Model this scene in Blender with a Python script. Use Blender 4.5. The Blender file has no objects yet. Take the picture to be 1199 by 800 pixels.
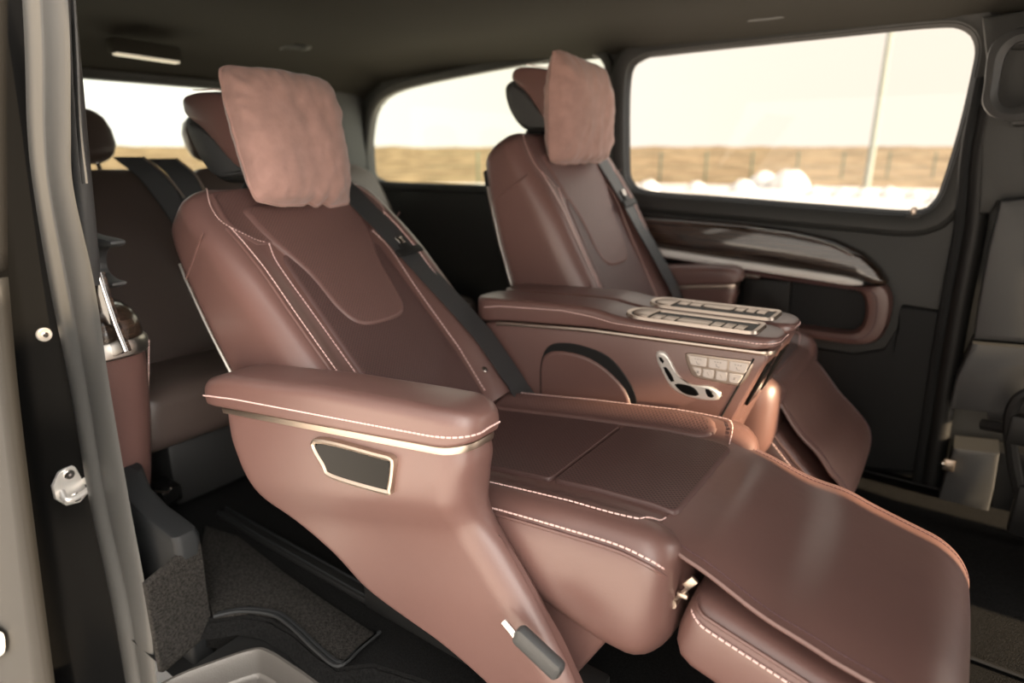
import bpy, bmesh, math, random
import numpy as np
from mathutils import Vector, noise

# ------------------------------------------------------------------ camera, sky, exposure
S = 0.91                      # drawing units -> metres
random.seed(4)
sc = bpy.context.scene
COL = sc.collection
FPX = 740.0; HORY = 178.0; CXP, CYP = 599.5, 400.0
PITCH = math.atan((CYP - HORY) / FPX)
YAW = math.atan(550 * math.cos(PITCH) / FPX)
hv = np.array([-math.sin(YAW), math.cos(YAW), 0.0])
rv = np.array([math.cos(YAW), math.sin(YAW), 0.0])
uz = np.array([0, 0, 1.0])
Fv = hv * math.cos(PITCH) - uz * math.sin(PITCH)
Uv = hv * math.sin(PITCH) + uz * math.cos(PITCH)
CAM = np.array([0, 0, 1.25])

cam = bpy.data.cameras.new('camera'); camo = bpy.data.objects.new('camera', cam); COL.objects.link(camo)
cam.sensor_width = 36.0; cam.lens = 36.0 * FPX / 1199.0
camo.location = CAM * S; camo.rotation_euler = (math.pi / 2 - PITCH, 0, YAW)
cam.clip_start = 0.05; cam.clip_end = 2000
cam.dof.use_dof = True; cam.dof.focus_distance = 1.38 * S; cam.dof.aperture_fstop = 1.6
sc.camera = camo

w = bpy.data.worlds.new('sky'); sc.world = w; w.use_nodes = True
wn = w.node_tree.nodes; wl = w.node_tree.links; wn.clear()
wo = wn.new('ShaderNodeOutputWorld'); bg = wn.new('ShaderNodeBackground')
tc = wn.new('ShaderNodeTexCoord'); sx = wn.new('ShaderNodeSeparateXYZ')
rmp = wn.new('ShaderNodeValToRGB'); mr = wn.new('ShaderNodeMapRange')
mr.inputs['From Min'].default_value = -1; mr.inputs['From Max'].default_value = 1
wl.new(tc.outputs['Generated'], sx.inputs[0]); wl.new(sx.outputs['Y'], mr.inputs['Value']); wl.new(mr.outputs[0], rmp.inputs[0])
cr = rmp.color_ramp
cr.elements[0].position = 0.0; cr.elements[0].color = (1.05, .94, .82, 1)      # warm hazy sun side
cr.elements[1].position = 1.0; cr.elements[1].color = (.565, .495, .42, 1)     # pale cream over the fields
e = cr.elements.new(0.5); e.color = (1.0, .98, .95, 1)
# haze brightens towards the low sun ahead of the van
SUN_FROM = Vector((0.94, -0.03, 0.342)).normalized()
dp = wn.new('ShaderNodeVectorMath'); dp.operation = 'DOT_PRODUCT'; dp.inputs[1].default_value = SUN_FROM
mxm = wn.new('ShaderNodeMath'); mxm.operation = 'MAXIMUM'; mxm.inputs[1].default_value = 0.0
pwm = wn.new('ShaderNodeMath'); pwm.operation = 'POWER'; pwm.inputs[1].default_value = 4.0
glw = wn.new('ShaderNodeVectorMath'); glw.operation = 'SCALE'; glw.inputs[0].default_value = (5.0, 4.75, 4.4)
adg = wn.new('ShaderNodeVectorMath'); adg.operation = 'ADD'
wl.new(tc.outputs['Generated'], dp.inputs[0]); wl.new(dp.outputs['Value'], mxm.inputs[0]); wl.new(mxm.outputs[0], pwm.inputs[0])
wl.new(pwm.outputs[0], glw.inputs['Scale']); wl.new(rmp.outputs[0], adg.inputs[0]); wl.new(glw.outputs[0], adg.inputs[1])
wl.new(adg.outputs[0], bg.inputs[0]); bg.inputs[1].default_value = 1.0
wl.new(bg.outputs[0], wo.inputs[0])

sun = bpy.data.lights.new('sun', 'SUN'); suno = bpy.data.objects.new('sun', sun); COL.objects.link(suno)
sun.energy = 8.0; sun.color = (1.0, 0.74, 0.46); sun.angle = math.radians(1.5)
suno.rotation_euler = SUN_FROM.to_track_quat('Z', 'Y').to_euler()

vs = sc.view_settings
vs.view_transform = 'Standard'; vs.look = 'None'; vs.gamma = 1.0; vs.exposure = 1.05; vs.use_curve_mapping = False

# ------------------------------------------------------------------ helpers
def ray(x, y): return Fv * FPX + rv * (x - CXP) + Uv * (CYP - y)
def atY(x, y, Y): d = ray(x, y); return CAM + d * (Y / d[1])
def atX(x, y, X): d = ray(x, y); return CAM + d * (X / d[0])
def atZ(x, y, Z): d = ray(x, y); return CAM + d * ((Z - 1.25) / d[2])
def A(*p): return np.array(p, float)
def nrm(v): return v / (np.linalg.norm(v) + 1e-12)
def sst(a, b, x): t = np.clip((x - a) / (b - a), 0, 1); return t * t * (3 - 2 * t)
def lerp(xs, ys, x): return np.interp(x, xs, ys)

def spline(pts, n=8, closed=False):
    """Catmull-Rom through pts."""
    P = np.array(pts, float); m = len(P); out = []
    rng = range(m) if closed else range(m - 1)
    for i in rng:
        p1, p2 = P[i], P[(i + 1) % m]
        p0 = P[(i - 1) % m] if (closed or i > 0) else p1 * 2 - p2
        p3 = P[(i + 2) % m] if (closed or i < m - 2) else p2 * 2 - p1
        for k in range(n):
            t = k / n
            out.append(0.5 * (2 * p1 + (p2 - p0) * t + (2 * p0 - 5 * p1 + 4 * p2 - p3) * t * t + (3 * p1 - p0 - 3 * p2 + p3) * t ** 3))
    if not closed: out.append(P[-1])
    return np.array(out)

def resample(P, step, closed=False):
    P = np.array(P, float)
    if closed: P = np.vstack([P, P[:1]])
    d = np.r_[0, np.cumsum(np.linalg.norm(np.diff(P, axis=0), axis=1))]
    n = max(2, int(round(d[-1] / step)))
    t = np.linspace(0, d[-1], n + 1)
    Q = np.stack([np.interp(t, d, P[:, k]) for k in range(P.shape[1])], 1)
    return Q[:-1] if closed else Q

def rrpoly(x0, x1, y0, y1, r, n=5):
    """rounded rectangle outline; r = one radius or four (x1y1, x0y1, x0y0, x1y0)."""
    r = [r] * 4 if np.isscalar(r) else list(r)
    out = []
    for (cx, cy, a0, rr, sxx, syy) in ((x1, y1, 0, r[0], -1, -1), (x0, y1, 90, r[1], 1, -1), (x0, y0, 180, r[2], 1, 1), (x1, y0, 270, r[3], -1, 1)):
        for k in range(n + 1):
            a = math.radians(a0 + 90 * k / n)
            out.append((cx + sxx * rr + rr * math.cos(a), cy + syy * rr + rr * math.sin(a)))
    return np.array(out)

class MB:
    def __init__(s): s.v = []; s.f = []; s.uv = {}
    def add(s, pts, uvs=None):
        i = len(s.v); s.v.extend([tuple(p) for p in pts])
        if uvs is not None:
            for k, q in enumerate(uvs): s.uv[i + k] = (float(q[0]), float(q[1]))
        return i
    def grid(s, G, cu=False, cv=False, uv=None):
        G = np.asarray(G, float); m, n = G.shape[:2]
        i0 = s.add(G.reshape(-1, 3), None if uv is None else np.asarray(uv).reshape(-1, 2))
        for i in range(m if cu else m - 1):
            for j in range(n if cv else n - 1):
                a, b = i, (i + 1) % m; c, d = j, (j + 1) % n
                s.f.append((i0 + a * n + c, i0 + a * n + d, i0 + b * n + d, i0 + b * n + c))
        return s
    def loft(s, rings, cap0=True, cap1=True, uv=None):
        R = np.asarray(rings, float); m, n = R.shape[:2]; i0 = len(s.v)
        s.grid(R, False, True, uv)
        for on, r, k in ((cap0, R[0], 0), (cap1, R[-1], m - 1)):
            if on:
                c = s.add([r.mean(0)], None if uv is None else [np.asarray(uv)[k].mean(0)])
                for j in range(n): s.f.append((i0 + k * n + j, i0 + k * n + (j + 1) % n, c))
        return s
    def tube(s, path, r, n=8, closed=False, cap=True, flat=None):
        P = np.asarray(path, float); m = len(P)
        if closed: T = np.roll(P, -1, 0) - np.roll(P, 1, 0)
        else: T = np.gradient(P, axis=0)
        ref = A(0, 0, 1) if abs(nrm(T[0])[2]) < .9 else A(1, 0, 0)
        rings = []; N = nrm(np.cross(T[0], ref))
        for i in range(m):
            t = nrm(T[i]); N = nrm(N - t * np.dot(N, t)); B = np.cross(t, N)
            ri = r[i] if hasattr(r, '__len__') else r
            rings.append([P[i] + ri * (math.cos(a) * N + math.sin(a) * B) for a in np.linspace(0, 2 * math.pi, n, endpoint=False)])
        if closed: s.grid(rings, True, True)
        else: s.loft(rings, cap, cap)
        return s
    def dashes(s, path, pitch=.0125, ln=.0085, r=.0021, closed=False, n=5):
        r = r * .78
        Q = resample(path, pitch / 4, closed)
        d = 4; k = max(2, int(round(ln / pitch * 4)))
        for i in range(0, len(Q) - k, d): s.tube(Q[i:i + k + 1][[0, k]], r, n)
        return s
    def box(s, c, size, r=.004, M=None, seg=2):
        bm = bmesh.new(); bmesh.ops.create_cube(bm, size=1)
        for v in bm.verts: v.co = Vector((v.co.x * size[0], v.co.y * size[1], v.co.z * size[2]))
        r = min(r, min(size) * .45)
        if r > 0: bmesh.ops.bevel(bm, geom=bm.edges[:] , offset=r, segments=seg, profile=.5, affect='EDGES')
        bm.verts.index_update()
        V = np.array([v.co[:] for v in bm.verts])
        if M is not None: V = V @ np.asarray(M, float).T
        i0 = s.add(V + np.array(c, float))
        for f in bm.faces: s.f.append(tuple(i0 + v.index for v in f.verts))
        bm.free(); return s
    def prism(s, outline, axis_fn, t0, t1, bev=.003):
        """outline in 2D, axis_fn(a, b, t) -> 3D; rounded-edge slab between t0 and t1."""
        O = np.asarray(outline, float); c = O.mean(0)
        def inset(d):
            nx = np.roll(O, -1, 0) - np.roll(O, 1, 0); nx = np.stack([nx[:, 1], -nx[:, 0]], 1)
            nx /= np.linalg.norm(nx, axis=1)[:, None] + 1e-9
            ar = np.sum(O[:, 0] * np.roll(O[:, 1], -1) - O[:, 1] * np.roll(O[:, 0], -1))
            return O - nx * d * (1 if ar > 0 else -1)
        sg = 1 if t1 > t0 else -1
        lv = [(bev, t0), (bev * .3, t0 + sg * bev * .3), (0, t0 + sg * bev), (0, t1 - sg * bev), (bev * .3, t1 - sg * bev * .3), (bev, t1)]
        i0 = len(s.v); n = len(O)
        s.loft([[axis_fn(a, b, t) for a, b in inset(d)] for d, t in lv], False, False)
        s.f.append(tuple(i0 + j for j in range(n))[::-1]); s.f.append(tuple(i0 + 5 * n + j for j in range(n))); return s
    def build(s, name, mat, parent=None, sharp=40, subsurf=0, recalc=True):
        me = bpy.data.meshes.new(name)
        off = np.array(parent['org'][:]) if parent is not None else np.zeros(3)
        V = np.array(s.v, float); V = (V - off) * S
        me.from_pydata(V.tolist(), [], s.f)
        if s.uv:
            uvl = me.uv_layers.new(name='UVMap')
            for lp in me.loops: uvl.data[lp.index].uv = s.uv.get(lp.vertex_index, (0, 0))
        if recalc:
            bm = bmesh.new(); bm.from_mesh(me); bmesh.ops.recalc_face_normals(bm, faces=bm.faces[:]); bm.to_mesh(me); bm.free()
        me.polygons.foreach_set('use_smooth', [True] * len(me.polygons))
        if sharp: me.set_sharp_from_angle(angle=math.radians(sharp))
        me.materials.append(mat); me.update()
        o = bpy.data.objects.new(name, me); COL.objects.link(o)
        if parent is not None: o.parent = parent; o['org'] = [float(q) for q in off]
        else: o['org'] = [0.0, 0.0, 0.0]
        if subsurf:
            md = o.modifiers.new('sub', 'SUBSURF'); md.levels = subsurf; md.render_levels = subsurf
        return o

def rebase(o, c):
    """put a one-mesh thing's origin at c (drawing units)."""
    c = np.array(c, float); off = Vector((c * S).tolist())
    for v in o.data.vertices: v.co -= off
    o.location = off; o['org'] = c.tolist(); return o

def thing(name, label, cat, loc, group=None):
    o = bpy.data.objects.new(name, None); COL.objects.link(o); o.empty_display_size = .05
    o.location = (np.array(loc, float) * S).tolist(); o['org'] = [float(q) for q in loc]
    o['label'] = label; o['category'] = cat
    if group: o['group'] = group
    return o
def tag(o, label, cat, group=None, kind=None):
    o['label'] = label; o['category'] = cat
    if group: o['group'] = group
    if kind: o['kind'] = kind
    return o
def struct(o, label=None, cat=None):
    o['kind'] = 'structure'
    if label: o['label'] = label
    if cat: o['category'] = cat
    return o

def fnormal(fn, a, b, e=.004):
    da = fn(a + e, b) - fn(a - e, b); db = fn(a, b + e) - fn(a, b - e)
    return nrm(np.cross(da, db))

def patch(mb, fn, poly, h, rim=.012, up=None, nr=10, spine=None, step=.012, base=-.004, crown=0.0):
    """raised upholstered panel with outline poly on surface fn(a, b); 'up' fixes which side is out."""
    O = resample(poly, step, True); c = O.mean(0)
    if spine is None: spine = (c, c + 1e-6)
    s0, s1 = np.array(spine[0], float), np.array(spine[1], float); ds = s1 - s0
    tt = np.clip(((O - s0) @ ds) / (ds @ ds + 1e-12), 0, 1)
    C = s0 + tt[:, None] * ds; D = np.linalg.norm(O - C, axis=1); Dm = np.median(D)
    ts = [0, 0.0, rim * .3 / Dm, rim * .65 / Dm, rim / Dm, rim * 1.6 / Dm] + list(np.linspace(min(.9, rim * 2.6 / Dm), 1.0, nr))
    rings = []; uvs = []
    for k, t in enumerate(ts):
        q = O + (C - O) * t
        x = t * Dm / rim
        hh = base if k == 0 else h * (1 - (1 - min(1, x)) ** 2) ** .5
        hh += crown * (1 - (1 - t) ** 2) if k else 0
        ring = []
        for a, b in q:
            n = fnormal(fn, a, b)
            if up is not None and np.dot(n, up) < 0: n = -n
            ring.append(fn(a, b) + n * hh)
        if k == 5: rings.append(rings[-1]); uvs.append(O + (C - O) * ts[4])
        rings.append(ring); uvs.append(q if k > 4 else q * 0)
    mb.loft(rings, False, False, uvs)
    return O

def online(fn, path, off=.003, up=None):
    out = []
    for a, b in path:
        n = fnormal(fn, a, b)
        if up is not None and np.dot(n, up) < 0: n = -n
        out.append(fn(a, b) + n * off)
    return np.array(out)

# ------------------------------------------------------------------ materials
def mat(name, col, rough=.5, metal=0.0, spec=.5, coat=0.0, bump=None, dots=None, var=None, sheen=0, emit=None, coat_rough=.05):
    m = bpy.data.materials.new(name); m.use_nodes = True
    nt = m.node_tree; b = nt.nodes['Principled BSDF']; N = nt.nodes; L = nt.links
    b.inputs['Base Color'].default_value = (*col, 1); b.inputs['Roughness'].default_value = rough
    b.inputs['Metallic'].default_value = metal; b.inputs['Specular IOR Level'].default_value = spec
    b.inputs['Coat Weight'].default_value = coat; b.inputs['Coat Roughness'].default_value = coat_rough
    b.inputs['Sheen Weight'].default_value = sheen
    if emit: b.inputs['Emission Color'].default_value = (*emit[0], 1); b.inputs['Emission Strength'].default_value = emit[1]
    tcn = N.new('ShaderNodeTexCoord')
    last = None; normal = None
    if var:
        nz = N.new('ShaderNodeTexNoise'); nz.inputs['Scale'].default_value = var[0]; nz.inputs['Detail'].default_value = 4
        L.new(tcn.outputs['Object'], nz.inputs['Vector'])
        rp = N.new('ShaderNodeValToRGB'); L.new(nz.outputs[0], rp.inputs[0])
        rp.color_ramp.elements[0].position = .32; rp.color_ramp.elements[1].position = .68
        k = var[1]
        rp.color_ramp.elements[0].color = (*[c * (1 - k) for c in col], 1); rp.color_ramp.elements[1].color = (*[min(1, c * (1 + k)) for c in col], 1)
        last = rp.outputs[0]; L.new(last, b.inputs['Base Color'])
    if bump:
        nz = N.new('ShaderNodeTexNoise'); nz.inputs['Scale'].default_value = bump[0]; nz.inputs['Detail'].default_value = 3
        L.new(tcn.outputs['Object'], nz.inputs['Vector'])
        bp = N.new('ShaderNodeBump'); bp.inputs['Strength'].default_value = bump[1]; bp.inputs['Distance'].default_value = bump[2]
        L.new(nz.outputs[0], bp.inputs['Height']); L.new(bp.outputs[0], b.inputs['Normal'])
        normal = bp
    if dots:
        pitch, rad, dark = dots
        mp = N.new('ShaderNodeMapping'); mp.inputs['Scale'].default_value = (1 / pitch, 1 / pitch, 1); mp.inputs['Rotation'].default_value = (0, 0, math.radians(45))
        L.new(tcn.outputs['UV'], mp.inputs['Vector'])
        fr = N.new('ShaderNodeVectorMath'); fr.operation = 'FRACTION'; L.new(mp.outputs[0], fr.inputs[0])
        sb = N.new('ShaderNodeVectorMath'); sb.operation = 'SUBTRACT'; sb.inputs[1].default_value = (.5, .5, 0); L.new(fr.outputs[0], sb.inputs[0])
        ml = N.new('ShaderNodeVectorMath'); ml.operation = 'MULTIPLY'; ml.inputs[1].default_value = (1, 1, 0); L.new(sb.outputs[0], ml.inputs[0])
        le = N.new('ShaderNodeVectorMath'); le.operation = 'LENGTH'; L.new(ml.outputs[0], le.inputs[0])
        lt = N.new('ShaderNodeMapRange'); lt.interpolation_type = 'SMOOTHSTEP'; lt.inputs['From Min'].default_value = rad * .6; lt.inputs['From Max'].default_value = rad * 1.3
        L.new(le.outputs['Value'], lt.inputs['Value'])
        mx = N.new('ShaderNodeMix'); mx.data_type = 'RGBA'
        mx.inputs[6].default_value = (*[c * dark for c in col], 1); mx.inputs[7].default_value = (*col, 1)
        L.new(lt.outputs[0], mx.inputs[0])
        L.new(mx.outputs[2], b.inputs['Base Color'])
        bp = N.new('ShaderNodeBump'); bp.inputs['Strength'].default_value = .5; bp.inputs['Distance'].default_value = .001
        L.new(lt.outputs[0], bp.inputs['Height']); L.new(bp.outputs[0], b.inputs['Normal'])
    return m

LEA = (.138, .073, .064)
M = {}
M['leather'] = mat('brown_leather', LEA, .42, spec=.5, coat=.5, coat_rough=.33, bump=(260, .12, .002), var=(3, .06))
M['leather_soft'] = mat('creased_leather', LEA, .42, spec=.5, coat=.7, coat_rough=.34, bump=(9, .25, .012), var=(3, .06))
M['perf'] = mat('perforated_leather', (.140, .076, .068), .44, dots=(.0075, .30, .45))
M['perf_dark'] = mat('perforated_dark_leather', (.098, .054, .050), .44, dots=(.0075, .33, .38))
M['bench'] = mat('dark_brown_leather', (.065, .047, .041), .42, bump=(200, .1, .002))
M['thread'] = mat('pale_pink_thread', (.78, .55, .52), .6)
M['thread_dk'] = mat('plum_thread', (.10, .05, .06), .7)
M['suede'] = mat('rose_suede', (.335, .205, .18), .95, spec=.15, sheen=.35, bump=(160, .25, .002), var=(26, .10))
M['chrome'] = mat('brushed_metal', (.72, .68, .64), .25, 1.0)
M['switch'] = mat('pale_satin_metal', (.84, .81, .77), .30, .6)
M['silver'] = mat('satin_silver', (.66, .62, .57), .34, 1.0)
M['rose'] = mat('champagne_metal', (.56, .47, .40), .36, 1.0)
M['keys'] = mat('pale_plastic', (.62, .56, .52), .4)
M['mark'] = mat('grey_print', (.30, .27, .26), .6)
M['blk'] = mat('black_plastic', (.012, .012, .012), .5, spec=.3)
M['blkgloss'] = mat('black_gloss', (.005, .005, .005), .12, spec=.12)
M['paint'] = mat('black_paint', (.004, .004, .004), .20, spec=.05)
M['gry'] = mat('charcoal_plastic', (.015, .016, .017), .60, spec=.25, bump=(300, .15, .002))
M['gry2'] = mat('slate_plastic', (.050, .051, .052), .48, bump=(300, .15, .002))
M['trim'] = mat('dark_grey_trim', (.026, .027, .026), .55, bump=(300, .15, .002))
M['head'] = mat('headliner_fabric', (.036, .034, .029), .95, spec=.1, bump=(400, .2, .002))
M['carpet'] = mat('black_carpet', (.008, .008, .008), 1.0, spec=.1, bump=(420, .9, .006), var=(180, .5))
M['carpet2'] = mat('charcoal_carpet', (.026, .024, .022), 1.0, spec=.1, bump=(380, .9, .006), var=(160, .5))
M['rubber'] = mat('grey_rubber', (.066, .066, .064), .45, spec=.35)
M['belt'] = mat('black_webbing', (.034, .035, .037), .42, bump=(500, .3, .002))
M['lamp'] = mat('lamp_lens', (.8, .74, .62), .4, emit=((1, .88, .66), .18))
M['whit'] = mat('white_plastic', (.75, .75, .74), .4)
M['step'] = mat('grey_step_metal', (.13, .12, .11), .40, .4, bump=(250, .2, .003))
M['doorgrey'] = mat('grey_coated_panel', (.013, .0127, .012), .6, spec=.2, bump=(300, .1, .002))
M['green'] = mat('green_metal', (.05, .075, .05), .5)
M['pole'] = mat('galvanised_metal', (.16, .175, .15), .6)

def wood_mat():
    m = mat('dark_striped_wood', (.05, .03, .02), .25, coat=1.0, coat_rough=.04); nt = m.node_tree; N = nt.nodes; L = nt.links; b = N['Principled BSDF']
    t = N.new('ShaderNodeTexCoord'); mp = N.new('ShaderNodeMapping'); mp.inputs['Scale'].default_value = (1.6, 1.6, 60)
    L.new(t.outputs['Object'], mp.inputs[0])
    nz = N.new('ShaderNodeTexNoise'); nz.inputs['Scale'].default_value = 1.6; nz.inputs['Detail'].default_value = 6; nz.inputs['Distortion'].default_value = .6
    L.new(mp.outputs[0], nz.inputs['Vector']); r = N.new('ShaderNodeValToRGB'); L.new(nz.outputs[0], r.inputs[0])
    r.color_ramp.elements[0].position = .36; r.color_ramp.elements[0].color = (.010, .006, .005, 1)
    r.color_ramp.elements[1].position = .66; r.color_ramp.elements[1].color = (.070, .044, .030, 1)
    L.new(r.outputs[0], b.inputs['Base Color']); return m
M['wood'] = wood_mat()

def glass_mat(name, tint):
    m = bpy.data.materials.new(name); m.use_nodes = True; nt = m.node_tree; N = nt.nodes; L = nt.links; N.clear()
    o = N.new('ShaderNodeOutputMaterial'); t = N.new('ShaderNodeBsdfTransparent'); g = N.new('ShaderNodeBsdfGlossy'); mx = N.new('ShaderNodeMixShader')
    t.inputs[0].default_value = (*tint, 1); g.inputs['Roughness'].default_value = .02; lw = N.new('ShaderNodeLayerWeight'); lw.inputs[0].default_value = .5; pw = N.new('ShaderNodeMath'); pw.operation = 'POWER'; pw.inputs[1].default_value = 5
    fr = N.new('ShaderNodeMath'); fr.operation = 'MULTIPLY_ADD'; fr.inputs[1].default_value = .7; fr.inputs[2].default_value = .035
    L.new(lw.outputs['Facing'], pw.inputs[0]); L.new(pw.outputs[0], fr.inputs[0]); L.new(fr.outputs[0], mx.inputs[0]); L.new(t.outputs[0], mx.inputs[1]); L.new(g.outputs[0], mx.inputs[2]); L.new(mx.outputs[0], o.inputs[0]); return m
M['glass'] = glass_mat('window_glass', (.97, .965, .95))
M['glass2'] = glass_mat('green_tinted_glass', (.90, .94, .84))

def ground_mat(name, c0, c1, scale, rough=.95):
    m = mat(name, c0, rough, spec=.1); nt = m.node_tree; N = nt.nodes; L = nt.links; b = N['Principled BSDF']
    t = N.new('ShaderNodeTexCoord'); nz = N.new('ShaderNodeTexNoise'); nz.inputs['Scale'].default_value = scale; nz.inputs['Detail'].default_value = 8
    L.new(t.outputs['Object'], nz.inputs['Vector']); r = N.new('ShaderNodeValToRGB'); L.new(nz.outputs[0], r.inputs[0])
    r.color_ramp.elements[0].position = .38; r.color_ramp.elements[0].color = (*c0, 1); r.color_ramp.elements[1].position = .62; r.color_ramp.elements[1].color = (*c1, 1)
    L.new(r.outputs[0], b.inputs['Base Color']); return m
M['snowy'] = ground_mat('snowy_gravel', (.80, .76, .71), (.90, .87, .84), .6)
M['yard'] = ground_mat('trodden_snow', (.26, .245, .235), (.42, .405, .39), .35)
M['snow'] = ground_mat('old_snow', (.34, .325, .31), (.50, .485, .47), 1.5)
M['dry'] = ground_mat('dry_grass', (.095, .068, .038), (.185, .138, .082), .5)

# ------------------------------------------------------------------ the body shell
WY = 2.78            # inner face of the left body side
ZC = 1.76            # headliner height
XR = -3.15           # rear wall

def poly_ray(poly, c, ang):
    d = A(math.cos(ang), math.sin(ang)); best = None
    P = np.asarray(poly) - c
    for i in range(len(P)):
        p, q = P[i], P[(i + 1) % len(P)]; e = q - p
        den = d[0] * e[1] - d[1] * e[0]
        if abs(den) < 1e-12: continue
        t = (p[0] * e[1] - p[1] * e[0]) / den; u = (p[0] * d[1] - p[1] * d[0]) / den
        if t > 0 and -1e-6 <= u <= 1 + 1e-6: best = t if best is None else min(best, t)
    return np.array(c) + d * best
def annulus(mb, fn, rect, hole, depth=.05, n=88):
    x0, x1, y0, y1 = rect; c = np.asarray(hole).mean(0)
    R = [(x0, y0), (x1, y0), (x1, y1), (x0, y1)]
    ang = sorted(list(np.linspace(-math.pi, math.pi, n, endpoint=False)) + [math.atan2(b - c[1], a - c[0]) for a, b in R])
    out = [poly_ray(R, c, t) for t in ang]; inn = [poly_ray(hole, c, t) for t in ang]
    rings = []
    for k in (0, .5, .97): rings.append([fn(*(o + (i - o) * k), 0) for o, i in zip(out, inn)])
    rings.append([fn(*i, .012) for i in inn]); rings.append([fn(*i, depth) for i in inn])
    mb.grid(np.array(rings), False, True)
def offs(P, d):
    P = np.asarray(P, float); t = np.roll(P, -1, 0) - np.roll(P, 1, 0); n = np.stack([t[:, 1], -t[:, 0]], 1); n /= np.linalg.norm(n, axis=1)[:, None]
    ar = np.sum(P[:, 0] * np.roll(P[:, 1], -1) - P[:, 1] * np.roll(P[:, 0], -1))
    return P + n * d * (1 if ar > 0 else -1)
def bezel(mb, fn, hole, prof):
    rings = [[fn(a, b, dy) for a, b in offs(hole, d)] for d, dy in prof]
    mb.grid(np.array(rings), True, True)

fL = lambda a, b, t: A(a, WY + t, b)
def pxs(pts, Y): return np.array([(lambda q: (q[0], q[2]))(atY(x, y, Y)) for x, y in pts])
holeF = offs(resample(spline(pxs([(738, 95), (752, 71), (790, 64), (950, 47), (1090, 33), (1128, 36), (1141, 55), (1136, 90), (1122, 150), (1104, 210), (1092, 236), (1070, 246), (1000, 242), (860, 231), (760, 223), (741, 212), (737, 190)], WY), 8, True), .02, True), .022)
holeQ = offs(resample(spline(pxs([(433, 160), (440, 128), (462, 110), (520, 95), (640, 73), (690, 66), (706, 76), (708, 100), (708, 190), (704, 214), (690, 222), (600, 217), (460, 212), (438, 207), (432, 190)], WY), 8, True), .02, True), .012)
mb = MB(); annulus(mb, fL, (-1.385, 2.2, -.05, 1.80), holeF); annulus(mb, fL, (XR - .02, -1.385, -.05, 1.80), holeQ)
wl_ = struct(mb.build('wall_left', M['trim'], sharp=50), 'dark grey inner trim of the far body side', 'wall')

def window(n, fn, hole, prof, label, gm, depth=.045):
    mb = MB(); bezel(mb, fn, hole, prof)
    o = struct(mb.build('window_%d' % n, M['trim'], sharp=30), label, 'window')
    g = MB(); H = offs(hole, .02); g.loft([[fn(a, b, depth) for a, b in H]] * 1 + [[fn(*(H.mean(0) + (np.array((a, b)) - H.mean(0)) * .5), depth) for a, b in H]], False, True)
    p = g.build('pane', gm, o); return o
pr = [(-.004, .04), (-.010, .0), (-.004, -.016), (.012, -.026), (.05, -.030), (.066, -.022), (.074, -.004), (.074, .02)]
w1 = window(1, fL, holeF, pr, 'large clear side window in the far body side', M['glass'])
mb = MB(); bezel(mb, fL, holeF, [(-.014, .03), (-.022, .012), (-.010, -.008), (.002, -.012), (.004, .03)]); mb.build('rubber_seal', M['blk'], w1)
pr2 = [(-.004, .04), (-.010, .0), (-.004, -.012), (.012, -.020), (.03, -.022), (.04, -.004), (.04, .02)]
w2 = window(2, fL, holeQ, pr2, 'rear quarter window in the far body side', M['glass2'])

fR = lambda a, b, t: A(XR - t - .0 * a, a, b)
holeR = resample(rrpoly(.86, 2.42, 1.12, 1.555, .07, 6), .02, True)
def fRc(a, b, t): return A(XR - t + .10 * sst(2.35, 2.9, a) , a, b)
mb = MB(); annulus(mb, fRc, (.5, WY + .05, -.05, 1.80), holeR); struct(mb.build('wall_rear', M['trim'], sharp=50), 'dark inner trim of the tailgate', 'wall')
w3 = window(3, fR, holeR, pr2, 'wide rear window in the tailgate', M['glass2'])

# headliner: swept across the car, dropping to both sides and to the tailgate
ys = [.60, .66, .76, .95, 1.3, 1.7, 2.1, 2.45, 2.62, 2.72, 2.80]
zs = [1.60, 1.665, 1.72, 1.75, 1.765, 1.77, 1.765, 1.75, 1.735, 1.70, 1.66]
xs = [XR - .02, XR + .03, XR + .10, XR + .25, -2.4, -1.6, -.8, 0, .8, 1.5, 2.2]
dz = [-.20, -.17, -.10, -.03, 0, 0, 0, 0, 0, -.03, -.12]  # unseen forward roof run and its front drop shaped to cut the low sun
G = [[(x, y, z + d) for y, z in zip(ys, zs)] for x, d in zip(xs, dz)]
G2 = [[(x, y, z + d + .05) for y, z in zip(ys, zs)] for x, d in zip(xs, dz)]
mb = MB().grid(G).grid(G2)
ce = struct(mb.build('ceiling', M['head'], sharp=60), 'dark fabric headliner', 'ceiling')

# floor
fe = [(XR, .66), (-1.66, .66), (-1.60, .68), (-1.531, .715), (-1.475, .775), (-1.404, .805), (-1.304, .81), (-1.2, .80), (-1.11, .80), (-1.05, .86), (-.9, .90), (0, .92), (1.25, .92)]
mb = MB(); mb.grid([[(x, y, 0) for x, y in fe], [(x, WY + .05, 0) for x, y in fe]]); mb.grid([[(x, y, 0) for x, y in fe], [(x, y - .004, -.10) for x, y in fe]])
fl = struct(mb.build('floor', M['carpet'], sharp=50), 'black carpeted van floor', 'floor')

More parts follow.
